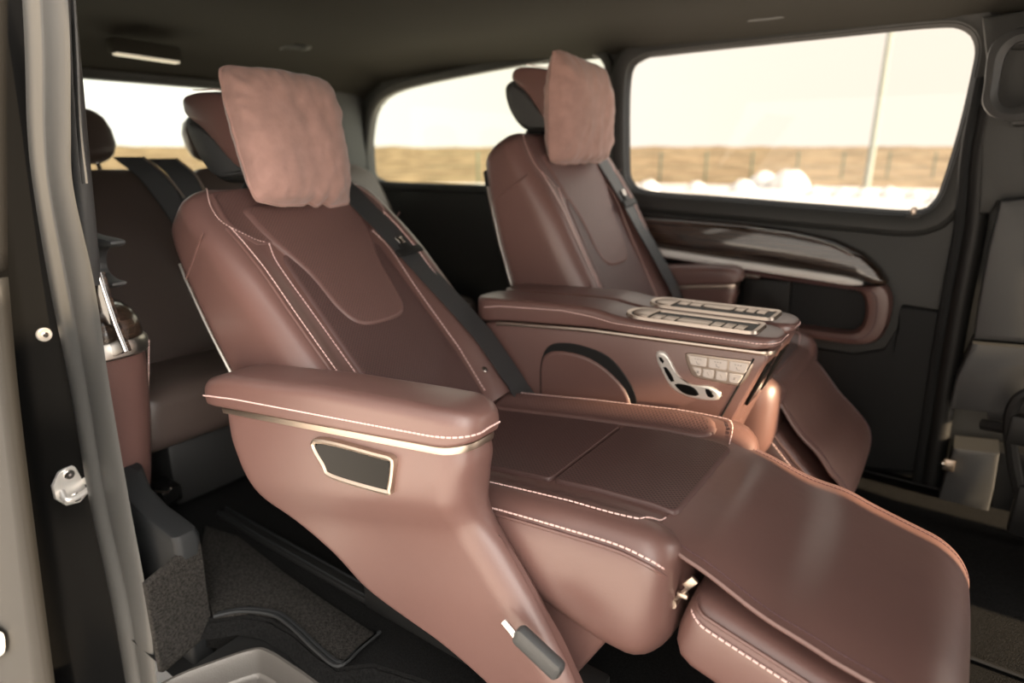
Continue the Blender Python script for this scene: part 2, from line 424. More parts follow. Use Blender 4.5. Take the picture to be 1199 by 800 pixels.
# ------------------------------------------------------------------ captain seats
def make_seat(yc, s, B0, lean, cfg, label):
    org = (-.8, yc, .0)
    root = thing('captain_seat', label, 'seat', org, 'captain seats of the middle row')
    lat = lambda v: yc + s * v
    dx = cfg['dx']                              # fore-aft shift of the cushion
    # ---------- cushion
    def ztop(X): return lerp([-1.25, -1.15, -.8, -.55, -.42, -.36, -.33], [.46, .475, .525, .555, .563, .558, .545], X - dx)
    def bol(v): return .026 * sst(.208, .268, abs(v)) - .012 * sst(.29, .345, abs(v))
    def cush(X, v): return A(X, lat(v), ztop(X) + bol(v))
    UPZ = A(0, 0, 1)
    Xs = np.linspace(-1.20, -.40, 15) + dx
    def csec(X, ins, zb):
        b = .335 - ins; zt = ztop(X) - ins * .8; zb = zb + ins * .8; r1 = .05; r2 = min(.06, (zt - zb) * .35)
        ring = []
        for p, q in rrpoly(-b, b, zb, zt, (r1, r1, r2, r2), 6): ring.append((p, q))
        # insert extra points along the top and the sides
        R = resample(np.array(ring), .018, True); out = []
        for p, q in R:
            wgt = sst(zt - .09, zt - .03, q)
            bulge = .014 * math.sin(math.pi * np.clip((q - zb) / (zt - zb), 0, 1)) * sst(.2, .33, abs(p)) * np.sign(p)
            out.append((X, lat(p + bulge), q + bol(p) * wgt))
        return out
    def fixn(R, n=92): return resample(np.array(R), 1, True) if False else R
    secs = []
    zbf = lambda X: lerp([-1.2, -.8, -.6, -.45, -.38], [.36, .39, .335, .30, .30], X - dx)
    full = [(X, 0.0) for X in Xs]
    full += [(-.40 + dx + .07 * math.sin(t), .07 * (1 - math.cos(t)) * .9) for t in np.linspace(.25, 1.5, 7)]
    def ringN(X, ins):
        b = .335 - ins; zt = ztop(min(X, -.36 + dx)) - ins * .75; zb = zbf(X) + ins * 1.1
        n = 96; P = rrpoly(-b, b, zb, zt, (.045, .045, .07, .07), 6)
        # constant count
        d = np.vstack([P, P[:1]]); L_ = np.r_[0, np.cumsum(np.linalg.norm(np.diff(d, axis=0), axis=1))]
        t = np.linspace(0, L_[-1], n, endpoint=False); Q = np.stack([np.interp(t, L_, d[:, k]) for k in (0, 1)], 1)
        out = []
        for p, q in Q:
            wgt = sst(zt - .10, zt - .02, q)
            bulge = .016 * math.sin(math.pi * np.clip((q - zb) / (zt - zb), 0, 1)) * sst(.22, .33, abs(p)) * np.sign(p)
            out.append((X, lat(p + bulge), q + bol(p) * wgt))
        return out
    mb = MB(); mb.loft([ringN(X, i) for X, i in [(-1.22 + dx, .02)] + full]); cu = mb.build('cushion', M['leather'], root)
    # cushion insert panels
    mb = MB(); patch(mb, cush, rrpoly(-1.12 + dx, -.663 + dx, -.180, .180, .012), .009, .007, UPZ, spine=((-1.0 + dx, 0), (-.75 + dx, 0))); mb.build('rear_insert', M['perf_dark'], cu)
    mb = MB(); patch(mb, cush, rrpoly(-.657 + dx, -.372 + dx, -.180, .180, .012), .009, .007, UPZ, spine=((-.52 + dx, -.06), (-.52 + dx, .06))); mb.build('front_insert', M['perf_dark'], cu)
    for sg in (1,):
        yy = sorted((sg * .195, sg * .275)); mb = MB()
        patch(mb, cush, rrpoly(-1.12 + dx, -.43 + dx, yy[0], yy[1], (.05, .02, .02, .05)), .008, .010, UPZ, spine=((-1.05 + dx, sg * .235), (-.50 + dx, sg * .235)))
        mb.build('bolster_panel', M['perf'] if sg > 0 else M['leather'], cu)
    for sg in (-1, 1):
        q_ = MB(); q_.dashes(online(cush, spline([(-1.1 + dx, sg * .284), (-.7 + dx, sg * .284), (-.45 + dx, sg * .284), (-.40 + dx, sg * .262), (-.385 + dx, sg * .20)], 12), .004, UPZ)); q_.build('stitching', M['thread'], cu)
    # side seam on the outer flank
    seam = [(X + dx, lat(-.3345 + k), ztop(X + dx) + .001 + z) for X, k, z in [(-1.15, 0, 0), (-.9, 0, 0), (-.7, 0, 0), (-.5, 0, -.002), (-.42, -.001, -.001), (-.375, .003, -.004), (-.352, .014, -.012), (-.338, .034, -.028)]]
    q_ = MB(); q_.dashes(spline(seam, 10), r=.0026); q_.build('stitching', M['thread'], cu)
    q_ = MB(); q_.tube(spline([p + A(0, -s * .003, -.011) for p in np.array(seam)], 8), .004, 6); q_.build('piping', M['leather'], cu)

    # ---------- backrest
    av = A(-math.sin(lean), 0, math.cos(lean)); nv = A(math.cos(lean), 0, math.sin(lean)); B0 = A(*B0)
    Lb = .965
    hb = lambda w: lerp([0, .06, .25, .55, .75, .84, .90, .965], [.315, .34, .354, .360, .362, .356, .345, .315], w)
    TH = lambda w: lerp([0, .3, .6, .88, .965], [.30, .28, .235, .175, .13], w)
    def bump(v, w):
        b = hb(w); k = abs(v) / b
        up = .040 * sst(.55, .80, k) - .018 * sst(.86, 1.0, k)
        lo = lerp([0, .3, .6, .75, .93], [1.0, 1.0, .9, .45, .1], w)
        curve = lerp([0, .2, .45, .7, .93], [0, .012, .0, -.008, -.03], w)
        return up * lo + curve
    def back(v, w): return B0 + A(0, lat(v) - B0[1], 0) + av * w + nv * bump(v, w)
    def bring(w, ins):
        b = hb(min(w, Lb)) - ins; th = TH(w) - ins * .3
        P = rrpoly(-b, b, -th, 0 - ins * .4, (.045, .045, .03, .03), 6)
        d = np.vstack([P, P[:1]]); L_ = np.r_[0, np.cumsum(np.linalg.norm(np.diff(d, axis=0), axis=1))]
        t = np.linspace(0, L_[-1], 96, endpoint=False); Q = np.stack([np.interp(t, L_, d[:, k]) for k in (0, 1)], 1)
        out = []
        for p, q in Q:
            wt = sst(-.09, -.02, q); out.append(B0 + A(0, lat(p) - B0[1], 0) + av * w + nv * (q + bump(np.clip(p, -hb(w), hb(w)), w) * wt))
        return out
    ws = [(0, .01)] + [(x, 0) for x in np.linspace(.02, .880, 22)] + [(.880 + .062 * math.sin(t), .062 * (1 - math.cos(t))) for t in np.linspace(.2, 1.5, 9)]
    mb = MB(); mb.loft([bring(x, i) for x, i in ws]); bk = mb.build('backrest', M['leather'], root)
    up = nv
    # upper shield, side insert and centre insert
    sh = spline([(-.205, .80), (-.185, .845), (0, .855), (.185, .845), (.205, .80), (.185, .70), (.14, .575), (.122, .44), (.085, .375), (0, .362), (-.085, .375), (-.122, .44), (-.14, .575), (-.185, .70)], 8, True)
    mb = MB(); patch(mb, back, sh, .010, .014, up, spine=((0, .46), (0, .76))); mb.build('shield_panel', M['perf'], bk)
    ci = spline([(-.20, .60), (-.165, .62), (-.15, .57), (-.128, .45), (-.09, .395), (0, .385), (.09, .395), (.128, .45), (.15, .57), (.165, .62), (.20, .60), (.185, .3), (.18, .05), (.16, .03), (-.16, .03), (-.18, .05), (-.185, .3)], 6, True)
    ci = rrpoly(-.185, .185, .03, .66, (.03, .03, .01, .01))
    mb = MB(); patch(mb, back, ci, .004, .012, up, spine=((0, .14), (0, .55))); mb.build('centre_panel', M['perf_dark'], bk)
    mb = MB(); yk = spline([(-.285, .76), (-.275, .87), (-.24, .915), (0, .93), (.24, .915), (.275, .87), (.285, .76), (.24, .70), (.20, .70), (0, .68), (-.20, .70), (-.24, .70)], 8, True)
    patch(mb, back, yk, .004, .012, up, spine=((-.12, .79), (.12, .79))); mb.build('yoke_panel', M['perf'], bk)
    for sg in (-1, 1):
        for pth_, kw in ((spline([(sg * .285, .76), (sg * .282, .55), (sg * .280, .3), (sg * .272, .04)], 14), {}),
                         (spline([(sg * .195, .70), (sg * .212, .62), (sg * .205, .45), (sg * .20, .25), (sg * .195, .04)], 14), {}),
                         (spline([(sg * .262, .925), (sg * .292, .85), (sg * .295, .78), (sg * .25, .725), (sg * .20, .705)], 10), dict(pitch=.009, ln=.005, r=.0016))):
            q_ = MB(); q_.dashes(online(back, pth_, .004, up), **kw); q_.build('stitching', M['thread'], bk)
        q_ = MB(); q_.tube(online(back, spline([(sg * .296, .76), (sg * .293, .55), (sg * .291, .3), (sg * .282, .04)], 14), .001, up), .0042, 6); q_.build('piping', M['leather'], bk)
        q_ = MB(); q_.tube(spline([B0 + A(0, lat(sg * (hb(w_) + .001)) - B0[1], 0) + av * w_ + nv * d_ for w_, d_ in ((.76, -.0), (.755, -.05), (.75, -.10), (.745, -TH(.745) + .02))], 6), .0026, 6); q_.build('piping', M['leather'], bk)
    sh_ = MB(); rp = MB()
    rings = []
    for w_ in np.linspace(.03, .86, 16):
        b = hb(w_) - .012; th = TH(w_)
        P = rrpoly(-b, b, -th - .022, -th + .02, .02, 4)
        rings.append([B0 + A(0, lat(p) - B0[1], 0) + av * w_ + nv * q for p, q in P])
    sh_.loft(rings); sh_.build('back_shell', M['blk'], root)
    for sg in (-1, 1):
        rp = MB(); rp.tube([B0 + A(0, lat(sg * (hb(w_) - .006)) - B0[1], 0) + av * w_ - nv * (TH(w_) - .004) for w_ in np.linspace(.04, .80, 20)], .005, 6); rp.build('chrome_piping', M['silver'], bk)
    # armhole-level seam on the side
    # ---------- headrest
    def hp(w_, d, v): return B0 + A(0, lat(v) - B0[1], 0) + av * w_ + nv * d
    def prof_loft(mb, prof, half, r, k=7):
        P = np.asarray(prof, float); c = P.mean(0); rg = []
        for t in np.linspace(-1, 1, 2 * k + 1):
            e = abs(t); vv = half * np.sign(t) * (1 - (1 - e) ** 1.6)
            sc_ = 1.0 if e < .45 else 1 - r * (1 - math.sqrt(max(0, 1 - ((e - .45) / .55) ** 2)))
            rg.append([hp(*(c + (p - c) * sc_), vv) for p in P])
        mb.loft(rg)
    hw_ = cfg.get('hw', 0.0); hd_ = cfg.get('hd', 0.0); hk_ = cfg.get('hk', 1.0)
    hxy = lambda L_: [(.92 + hw_ + (a - .92) * hk_, b + hd_) for a, b in L_]
    hr = MB(); hpf = spline(hxy([(.925, .045), (.935, .085), (1.0, .125), (1.09, .145), (1.16, .118), (1.235, .052), (1.285, -.008), (1.290, -.040), (1.262, -.058), (1.225, -.048), (1.165, -.025), (1.07, -.004), (.97, .012)]), 5, True)
    prof_loft(hr, hpf, .165, .22); h_ = hr.build('headrest', M['leather'], root)
    hs = MB(); hsf = spline(hxy([(.965, -.01), (1.06, .01), (1.16, -.01), (1.23, -.035), (1.262, -.065), (1.255, -.105), (1.18, -.125), (1.08, -.12), (1.0, -.09)]), 5, True)
    prof_loft(hs, hsf, .150, .30); hs.build('headrest_shell', M['trim'], h_)
    for sg in (-1, 1):
        pl = MB(); o2 = spline(hxy([(1.222, -.068), (1.195, -.092), (1.13, -.105), (1.062, -.102), (1.013, -.072), (.963, -.012), (.930, .040), (.962, .022), (1.03, .004), (1.12, -.016), (1.19, -.045)]), 5, True)
        pl.prism(o2, lambda a, b, t: hp(a, b, sg * t), .128, .160, .005); pl.build('side_plate', M['gry2'], h_)
        st = MB(); st.dashes([hp(a, b, sg * .146) for a, b in spline(hxy([(1.272, .022), (1.235, .056), (1.165, .121), (1.09, .148), (1.0, .128), (.94, .092)]), 10)], r=.0022); st.build('stitching', M['thread'], h_)
    ps = MB()
    for sg in (-1, 1):
        ps = MB(); ps.tube([hp(.88, -.07, sg * .06), hp(1.04 + hw_, -.06 + hd_, sg * .06)], .011, 10); ps.build('headrest_post', M['chrome'], h_)
    bs = MB(); bs.prism(rrpoly(-.10, .10, .92, 1.0 + hw_ * .7, (.03, .03, .01, .01)), lambda a, b, t: hp(b, t, a), -.115, -.04, .008); bs.build('headrest_base', M['blk'], h_)

    # ---------- seat belt (always towards +Y)
    bsg = s
    path = [(bsg * .205, .975), (bsg * .21, .92), (bsg * .225, .80), (bsg * .24, .68), (bsg * .255, .50), (bsg * .27, .30), (bsg * .28, .12), (bsg * .285, .02), (bsg * .285, -.06)]
    pth = spline(path, 8); C3 = online(back, pth, .014, up); C3[:8] += nv * np.linspace(.03, 0, 8)[:, None] * -1
    mbb = MB(); hw = .046; T = np.gradient(C3, axis=0); rg = []
    for i, p in enumerate(C3):
        t = nrm(T[i]); sd = nrm(np.cross(t, nv)); n2 = np.cross(sd, t)
        rg.append([p - sd * hw + n2 * .0015, p + sd * hw + n2 * .0015, p + sd * hw - n2 * .0015, p - sd * hw - n2 * .0015])
    mbb.loft(rg); be = mbb.build('seat_belt', M['belt'], root)
    i = cfg.get('tongue', 22); p = C3[i]; t = nrm(T[i]); sd = nrm(np.cross(t, nv)); n2 = nv
    MM = np.stack([sd, t, n2], 1)
    tg = MB(); tg.box(p + n2 * .008, (.118, .030, .014), .006, MM); tg.box(p - t * .022 + n2 * .006, (.040, .03, .010), .004, MM); tg.build('tongue_grip', M['blk'], be)
    tm = MB(); tm.box(p - t * .047 + n2 * .007, (.026, .026, .005), .002, MM); tm.tube([p - t * .034 + sd * .014 + n2 * .01, p - t * .062 + sd * .014 + n2 * .01, p - t * .062 - sd * .014 + n2 * .01, p - t * .034 - sd * .014 + n2 * .01], .0022, 6); tm.build('tongue_plate', M['chrome'], be)
    bt = MB(); q0 = online(back, [(bsg * .228, .10)], .006, up)[0]
    bt.loft([[q0 + nv * h + (A(0, 1, 0) * math.cos(a) + av * math.sin(a)) * r for a in np.linspace(0, 6.283, 14, endpoint=False)] for r, h in ((.010, -.004), (.010, .004), (.006, .007), (.003, .007))]); bt.build('belt_button', M['chrome'], be)

    # ---------- inner armrest with controls
    vi, vo = .340, .495
    dx_seat = dx; dx = cfg['adx']
    z0 = cfg['arm_dz']
    def ptop(X): return lerp([-1.25, -1.0, -.86, -.78, -.70, -.34], [.790, .806, .812, .800, .798, .806], X - dx) + z0
    def strip(X): return lerp([-1.25, -1.185, -.86, -.34], [.705, .718, .747, .768], X - dx) + z0
    pad = MB(); rg = []
    Xp = [(-1.30, .03), (-1.285, .012)] + [(x, 0) for x in np.linspace(-1.25, -.40, 22)] + [(-.40 + .065 * math.sin(t), .065 * (1 - math.cos(t))) for t in np.linspace(.25, 1.45, 6)]
    for X, ins in Xp:
        zt, zb = ptop(X + dx) , strip(X + dx) + .006
        v0 = vi - .012 * sst(-.85, -.7, X) + ins; v1 = vo - ins
        P = rrpoly(v0, v1, zb + ins * .12, zt - ins * .15, (.018, .018, .008, .008), 5)
        rg.append([(X + dx, lat(p), q) for p, q in P])
    pad.loft(rg); ia = pad.build('inner_armrest', M['leather'], root)
    # stitching round the pad
    st = MB(); pt = [(X + dx, lat(vi - .012 * sst(-.85, -.7, X) - .0005), strip(X + dx) + lerp([-1.25, -.95, -.78, -.35], [.055, .052, .030, .024], X)) for X in np.linspace(-1.25, -.40, 30)]
    pt += [(-.40 + dx + .066 * math.sin(t), lat(vi - .012 + .066 * (1 - math.cos(t))), strip(-.40 + dx) + .024) for t in np.linspace(.2, 1.5, 8)] + [(-.333 + dx, lat(v), strip(-.34 + dx) + .024) for v in (.42, .46)]
    st.dashes(spline(pt, 3), .010, .007, .0018); st.build('stitching', M['thread'], ia)
    # console body with the arched pocket
    side = [(-1.25, .30), (-1.25, .705), (-1.185, .716), (-.86, .745), (-.36, .766), (-.352, .75), (-.40, .62), (-.46, .45), (-.50, .30)]
    body = MB(); bo = np.array(side); bo = np.vstack([resample(np.array([bo[i], bo[(i + 1) % len(bo)]]), .03)[:-1] for i in range(len(bo))])
    body.prism(bo, lambda a, b, t: A(a + dx, lat(t), b + z0), vi + .004, vo - .004, .008); body.build('console', M['leather'], ia, sharp=50)
    sd3 = lambda a, b: A(a + dx, lat(vi + .004), b + z0); un = A(0, -s, 0)
    sp = MB(); srp = [(x, strip(x + dx) - z0 - .003) for x in np.linspace(-1.20, -.37, 24)]
    rgs = []
    for x, z in srp: rgs.append([(x + dx, lat(vi + q), z + z0 + k) for q, k in ((.002, .006), (-.004, .005), (-.006, 0), (-.004, -.005), (.002, -.006))])
    for a in np.linspace(.3, 1.5, 6): rgs.append([(-.37 + dx + (.03) * math.sin(a), lat(vi + q + .035 * (1 - math.cos(a))), strip(-.34 + dx) - .003 + k) for q, k in ((.002, .006), (-.004, .005), (-.006, 0), (-.004, -.005), (.002, -.006))])
    sp.loft(rgs); sp.build('metal_strip', M['rose'], ia)
    # pocket: dark recess + lower flap panel
    pk = MB(); arch = spline([(-1.03, .50), (-1.03, .60), (-1.005, .665), (-.945, .69), (-.86, .69), (-.79, .672), (-.735, .625), (-.70, .57), (-.69, .50)], 6)
    patch(pk, sd3, np.vstack([arch]), .0025, .003, un, spine=((-.95, .58), (-.80, .58))); pk.build('pocket_recess', M['blkgloss'] if False else M['blk'], ia)
    pf = MB(); fla = spline([(-1.026, .48), (-1.026, .605), (-1.002, .648), (-.945, .664), (-.86, .660), (-.782, .626), (-.724, .572), (-.698, .49)], 6)
    patch(pf, sd3, fla, .008, .010, un, spine=((-.93, .55), (-.82, .54))); pf.build('pocket_flap', M['leather'], ia)
    # seam before the front cap + front display slot
    sm = MB(); sm.tube([(-.385 + dx, lat(vi + .002), .745 + z0), (-.47 + dx, lat(vi + .002), .52 + z0), (-.50 + dx, lat(vi + .002), .44 + z0)], .0028, 6); sm.build('seam', M['blk'], ia)
    ds = MB(); ds.prism(rrpoly(.375, .475, .60, .725, .012), lambda a, b, t: A(-.352 - .325 * (.75 - b) + t + dx, lat(a), b + z0), -.004, .004, .002); ds.build('display', M['blkgloss'], ia)
    # seat-shaped switch: slim back part and cushion part
    sw = MB(); o1 = spline([(-.646, .716), (-.628, .722), (-.612, .712), (-.585, .672), (-.560, .648), (-.530, .643), (-.490, .650), (-.462, .640), (-.455, .625), (-.468, .612), (-.515, .604), (-.560, .606), (-.596, .620), (-.622, .655), (-.645, .695)], 5, True)
    patch(sw, sd3, o1, .007, .008, un, spine=((-.600, .670), (-.500, .625))); swo = sw.build('seat_switch', M['switch'], ia)
    for k, o2 in enumerate(([(-.637, .705), (-.630, .706), (-.617, .690), (-.628, .688)], [(-.622, .678), (-.608, .676), (-.586, .645), (-.597, .640)], [(-.586, .634), (-.560, .640), (-.528, .636), (-.515, .616), (-.555, .613)], [(-.500, .640), (-.484, .639), (-.473, .620), (-.492, .620)])):
        q = MB(); sd4 = lambda a, b: sd3(a, b) + un * .0065
        patch(q, sd4, spline(o2, 5, True), .0025, .004, un, nr=4); q.build('switch_key', M['blkgloss'], ia)
    # button panel
    bp = MB(); o3 = spline([(-.565, .725), (-.555, .730), (-.48, .734), (-.395, .739), (-.385, .732), (-.392, .700), (-.410, .668), (-.425, .663), (-.525, .663), (-.545, .676), (-.560, .705)], 4, True)
    patch(bp, sd3, o3, .004, .004, un, spine=((-.52, .70), (-.43, .702))); bp.build('button_panel', M['rose'], ia)
    cells = [[(-.556, .724), (-.502, .726), (-.502, .700), (-.545, .699)], [(-.498, .726), (-.448, .729), (-.448, .702), (-.498, .700)], [(-.444, .729), (-.394, .731), (-.400, .703), (-.444, .702)],
             [(-.541, .694), (-.515, .695), (-.515, .671), (-.523, .670)], [(-.511, .695), (-.480, .696), (-.480, .671), (-.511, .671)], [(-.476, .696), (-.445, .697), (-.445, .671), (-.476, .671)], [(-.441, .697), (-.403, .698), (-.417, .671), (-.441, .671)]]
    sd5 = lambda a, b: sd3(a, b) + un * .0035
    for c in cells:
        q = MB(); patch(q, sd5, resample(np.array(c), .006, True), .003, .003, un, nr=3, step=.006); q.build('button', M['keys'], ia)
        cx, cz = np.mean(np.array(c), 0); mk = MB()
        if cz > .70:
            for k in (-1, 0, 1): mk.box(sd5(cx + k * .007, cz + .006) + un * .0035, (.0035, .001, .0022), .0003)
            mk.tube([sd5(cx - .004, cz + .0) + un * .0036, sd5(cx - .001, cz - .007) + un * .0036, sd5(cx + .006, cz - .007) + un * .0036], .0009, 4)
        else:
            mk.tube([sd5(cx - .003, cz + .004) + un * .0036, sd5(cx + .003, cz - .004) + un * .0036], .0009, 4)
            if cx < -.52 or cx > -.43: mk.tube([sd5(cx + .003, cz + .004) + un * .0036, sd5(cx - .003, cz - .004) + un * .0036], .0009, 4)
        mk.build('button_symbol', M['mark'], ia)
    # storage tray in the pad top
    tz = lambda X: ptop(X + dx) + .002
    tr = MB(); to = rrpoly(-.765, -.39, .352, .470, (.022, .052, .052, .022), 6)
    fT = lambda a, b, t: A(a + dx, lat(b), tz(a) + t)
    bez = [(-.014, -.002), (-.012, .004), (0, .006), (.004, -.004)]
    tr.grid(np.array([[fT(a, b, t) for a, b in offs(resample(to, .012, True), d)] for d, t in bez]), False, True); tr.build('tray_frame', M['rose'], ia)
    tb = MB(); tb.loft([[fT(a, b, .0012) for a, b in offs(resample(to, .012, True), -.010)], [fT(a, b, .0012) for a, b in offs(resample(to, .012, True), -.03)]], False, True); tb.build('tray_well', M['blk'], ia)
    tp = MB(); tp.prism(rrpoly(-.745, -.69, .368, .455, (.006, .036, .036, .006), 6), fT, .001, .007, .002); tp.build('tray_lid', M['rose'], ia)
    for x0_, x1_ in ((-.684, -.652), (-.648, -.612), (-.512, -.485), (-.480, -.455), (-.450, -.425)):
        q = MB(); q.prism(rrpoly(x0_, x1_, .366, .414, .004, 3), fT, .0008, .0045, .0012); q.build('tray_slat', M['rose'], ia)
    q = MB(); q.prism(rrpoly(-.607, -.517, .366, .414, .012, 3), fT, .0008, .0050, .0012); q.build('tray_insert', M['rose'], ia)

    # ---------- outer armrest, side box and skirt
    dx = dx_seat
    if True:
        q0, q1 = cfg['oa']           # lateral positions of the outer arm (outer, inner), local v
        lv = [(-1.483, .612, -.685, .722, 0, 1), (-1.475, .56, -.68, .69, -.004, 1), (-1.464, .521, -.685, .655, -.006, 1), (-1.43, .44, -.69, .61, -.002, 1), (-1.386, .385, -.69, .575, .012, 1), (-1.282, .345, -.675, .54, .030, 1), (-1.155, .295, -.635, .49, .040, 1),
              (-1.05, .24, -.575, .415, .044, 1), (-.93, .215, -.525, .34, .048, 1), (-.82, .20, -.485, .28, .05, 1), (-.70, .165, -.45, .21, .052, 1), (-.62, .13, -.43, .15, .052, 1)]
        bx = MB(); rg = []
        for xr, zr, xf, zf, dy, _ in lv:
            P = rrpoly(xr, xf, q0 + dy, q1, (.035, .03, .035, .055), 6)
            d = np.vstack([P, P[:1]]); L_ = np.r_[0, np.cumsum(np.linalg.norm(np.diff(d, axis=0), axis=1))]
            t = np.linspace(0, L_[-1], 100, endpoint=False); Q = np.stack([np.interp(t, L_, d[:, k]) for k in (0, 1)], 1)
            rg.append([(a + dx, lat(b), zr + (zf - zr) * (a - xr) / (xf - xr)) for a, b in Q])
        rg = np.array(rg); rs = []
        for j in range(rg.shape[1]): rs.append(spline(rg[:, j], 4))
        bx.loft(np.array(rs).transpose(1, 0, 2)); oa = bx.build('outer_armrest', M['leather'], root)
        # metal strip between box and pad
        def tiltz(a): return .612 + .134 * (a + 1.483)
        ms = MB()
        rr_ = rrpoly(-1.487, -.680, q0 - .004, q1 + .002, (.035, .03, .02, .058), 6)
        ms.loft([[(a + dx, lat(b), tiltz(a) + h) for a, b in offs(rr_, d)] for d, h in ((-.006, -.006), (0, -.004), (.001, .004), (0, .010), (-.006, .012))]); ms.build('metal_strip', M['rose'], oa)
        pd = MB(); rg = []
        for X, ins, lo in [(-1.565, .035, 0), (-1.555, .015, 0), (-1.535, .004, 0)] + [(x, 0, 0) for x in np.linspace(-1.50, -.74, 20)] + [(-.74 + .075 * math.sin(t), .075 * (1 - math.cos(t)), 0) for t in np.linspace(.2, 1.45, 8)]:
            zb = tiltz(X) + .012; zt = zb + lerp([-1.57, -1.45, -1.1, -.8, -.66], [.066, .088, .090, .078, .070], X)
            rr0 = min(.030, (q1 - q0 + .024 - ins * 1.4) * .42, (zt - zb - ins * .5) * .6); P = rrpoly(q0 - .012 + ins * .8, q1 + .012 - ins * .6, zb + ins * .15, zt - ins * .35, (rr0, rr0, min(.01, rr0), min(.01, rr0)), 6)
            rg.append([(X + dx, lat(a), b) for a, b in P])
        pd.loft(rg); pd.build('arm_pad', M['leather'], oa)
        st = MB(); pt = [(x + dx, lat(q0 - .0125 + .004 * 0), tiltz(x) + lerp([-1.55, -1.4, -.75], [.040, .044, .036], x)) for x in np.linspace(-1.54, -.74, 24)]
        pt += [(-.74 + dx + .0755 * math.sin(t), lat(q0 - .012 + .06 * (1 - math.cos(t))), tiltz(-.74) + .037 + .006 * math.sin(t)) for t in np.linspace(.25, 1.5, 7)] + [(-.664 + dx, lat(v), tiltz(-.68) + .037) for v in np.linspace(q0 + .06, q1 - .02, 3)]
        st.dashes(spline(pt, 4), .0115, .008, .0024); st.build('stitching', M['thread'], oa)
        if cfg.get('ash'):
            fo = lambda a, b: A(a + dx, lat(q0 - .0125), b)
            o4 = pxs([(374, 513), (450, 530), (463, 534), (466, 541), (462, 570), (456, 574), (395, 556), (384, 543)], yc + s * q0)
            o4[:, 0] -= dx; o4 = resample(spline(o4, 5, True), .008, True)
            fr = MB(); fr.grid(np.array([[fo(a, b) + un * t for a, b in offs(o4, d)] for d, t in ((-.009, -.003), (-.008, .002), (-.002, .005), (.003, .003), (.004, -.012))]), False, True); fr.build('pocket_frame', M['rose'], oa)
            gl = MB(); patch(gl, fo, offs(o4, -.007), .0015, .003, un, spine=((-1.03, .612), (-.92, .625))); gl.build('pocket_panel', M['blkgloss'], oa)
    # ---------- seat base under the cushion
    ba = MB(); so = [(-1.0, .12), (-1.15, .36), (-.80, .40), (-.60, .35), (-.44, .325), (-.47, .27), (-.53, .16), (-.56, .12)]
    so = np.array(so); so = np.vstack([resample(np.array([so[i], so[(i + 1) % len(so)]]), .04)[:-1] for i in range(len(so))])
    ba.prism(so, lambda a, b, t: A(a + dx, lat(t), b), -.30, .30, .012); bo_ = ba.build('seat_base', M['leather'], root, sharp=50)
    for v in (-.24, .24): ft = MB(); ft.box((-.85 + dx, lat(v), .07), (.75, .06, .14), .01); ft.build('seat_foot', M['blk'], root)
    if cfg.get('lever'):
        lp = [atY(592, 733, .80), atY(603, 745, .80), atY(640, 780, .80), atY(668, 800, .80)]
        lm = MB(); a0, a1 = atY(602, 742, .80), atY(655, 792, .80); dd = nrm(a1 - a0); nn = np.cross(dd, A(0, 1, 0))
        lm.prism(rrpoly(0, np.linalg.norm(a1 - a0), -.022, .022, .012), lambda a, b, t: a0 + dd * a + nn * b + A(0, t, 0), -.006, .020, .010); le_ = lm.build('release_lever', M['gry2'], root)
        l2 = MB(); l2.tube([atY(590, 728, .815), atY(600, 740, .812), atY(607, 750, .812)], .007, 8); l2.build('lever_rod', M['chrome'], le_)

    # ---------- leg rest: apron over a padded block
    F0 = A(-.385 + dx, yc, .562); th = cfg['leg']; ld = A(math.cos(th), 0, -math.sin(th)); ln = A(math.sin(th), 0, math.cos(th)); LL = cfg['leglen']
    Rr = .115
    def prof(t):           # arclength along apron -> (x along, height)
        if t < LL: return t, cfg.get('sag', 0) * math.sin(math.pi * t / LL)
        a = (t - LL) / Rr
        if a < 1.75: return LL + Rr * math.sin(a), -Rr + Rr * math.cos(a)
        e_ = t - LL - Rr * 1.75; return LL + Rr * math.sin(1.75) + e_ * math.cos(1.75), -Rr + Rr * math.cos(1.75) - e_ * math.sin(1.75)
    TT = LL + Rr * 1.75 + .10
    def apron(t, v):
        x, h = prof(t); k = v / .275
        fade = sst(0, .08, t)
        wr = .013 * (1 - .7 * k * k) * math.sin(21 * t + 2.0 * v) * sst(.02, .1, t) * (1 - sst(.22, .34, t)) + .006 * math.exp(-((t - .26) / .05) ** 2) * sst(.4, 1, k)
        h += -.010 * k * k * fade + wr - .006 * fade * abs(k) ** 6
        return F0 + ld * x + ln * h + A(0, s * v, 0)
    def halfw(t): return lerp([0, .05, .2, .34, LL, LL + .12, LL + .2, TT], [.252, .258, .272, .28, .275, .268, .262, .25], t)
    ap = MB(); tt = np.linspace(0, TT, 46); kk = np.linspace(-1, 1, 31)
    Gt = np.array([[apron(t, k * halfw(t)) for k in kk] for t in tt])
    Nn = np.array([[fnormal(apron, t, k * halfw(t)) for k in kk] for t in tt]); Nn *= np.sign(np.sum(Nn * ln, 2).mean())
    Gb = Gt - Nn * .008
    ring = []
    for i in range(len(tt)): ring.append(np.vstack([Gt[i], Gb[i][::-1]]))
    ap.loft(ring); apo = ap.build('leg_rest_apron', M['leather_soft'], root)
    for sg in (-1, 1):
        st = MB(); pi = MB(); st.dashes([apron(t, sg * (halfw(t) - .016)) + Nn[int(t / TT * 45), 15] * .0015 for t in np.linspace(.02, LL + .12, 60)], .009, .006, .0014)
        pi.tube([apron(t, sg * halfw(t)) - Nn[int(t / TT * 45), 15] * .003 for t in np.linspace(.0, LL + .15, 50)], .0055, 6)
        st.build('stitching', M['thread_dk'], apo); pi.build('piping', M['leather'], apo)
    # padded block under the apron
    pb = MB(); x0, x1 = .105, LL + .08; rg = []
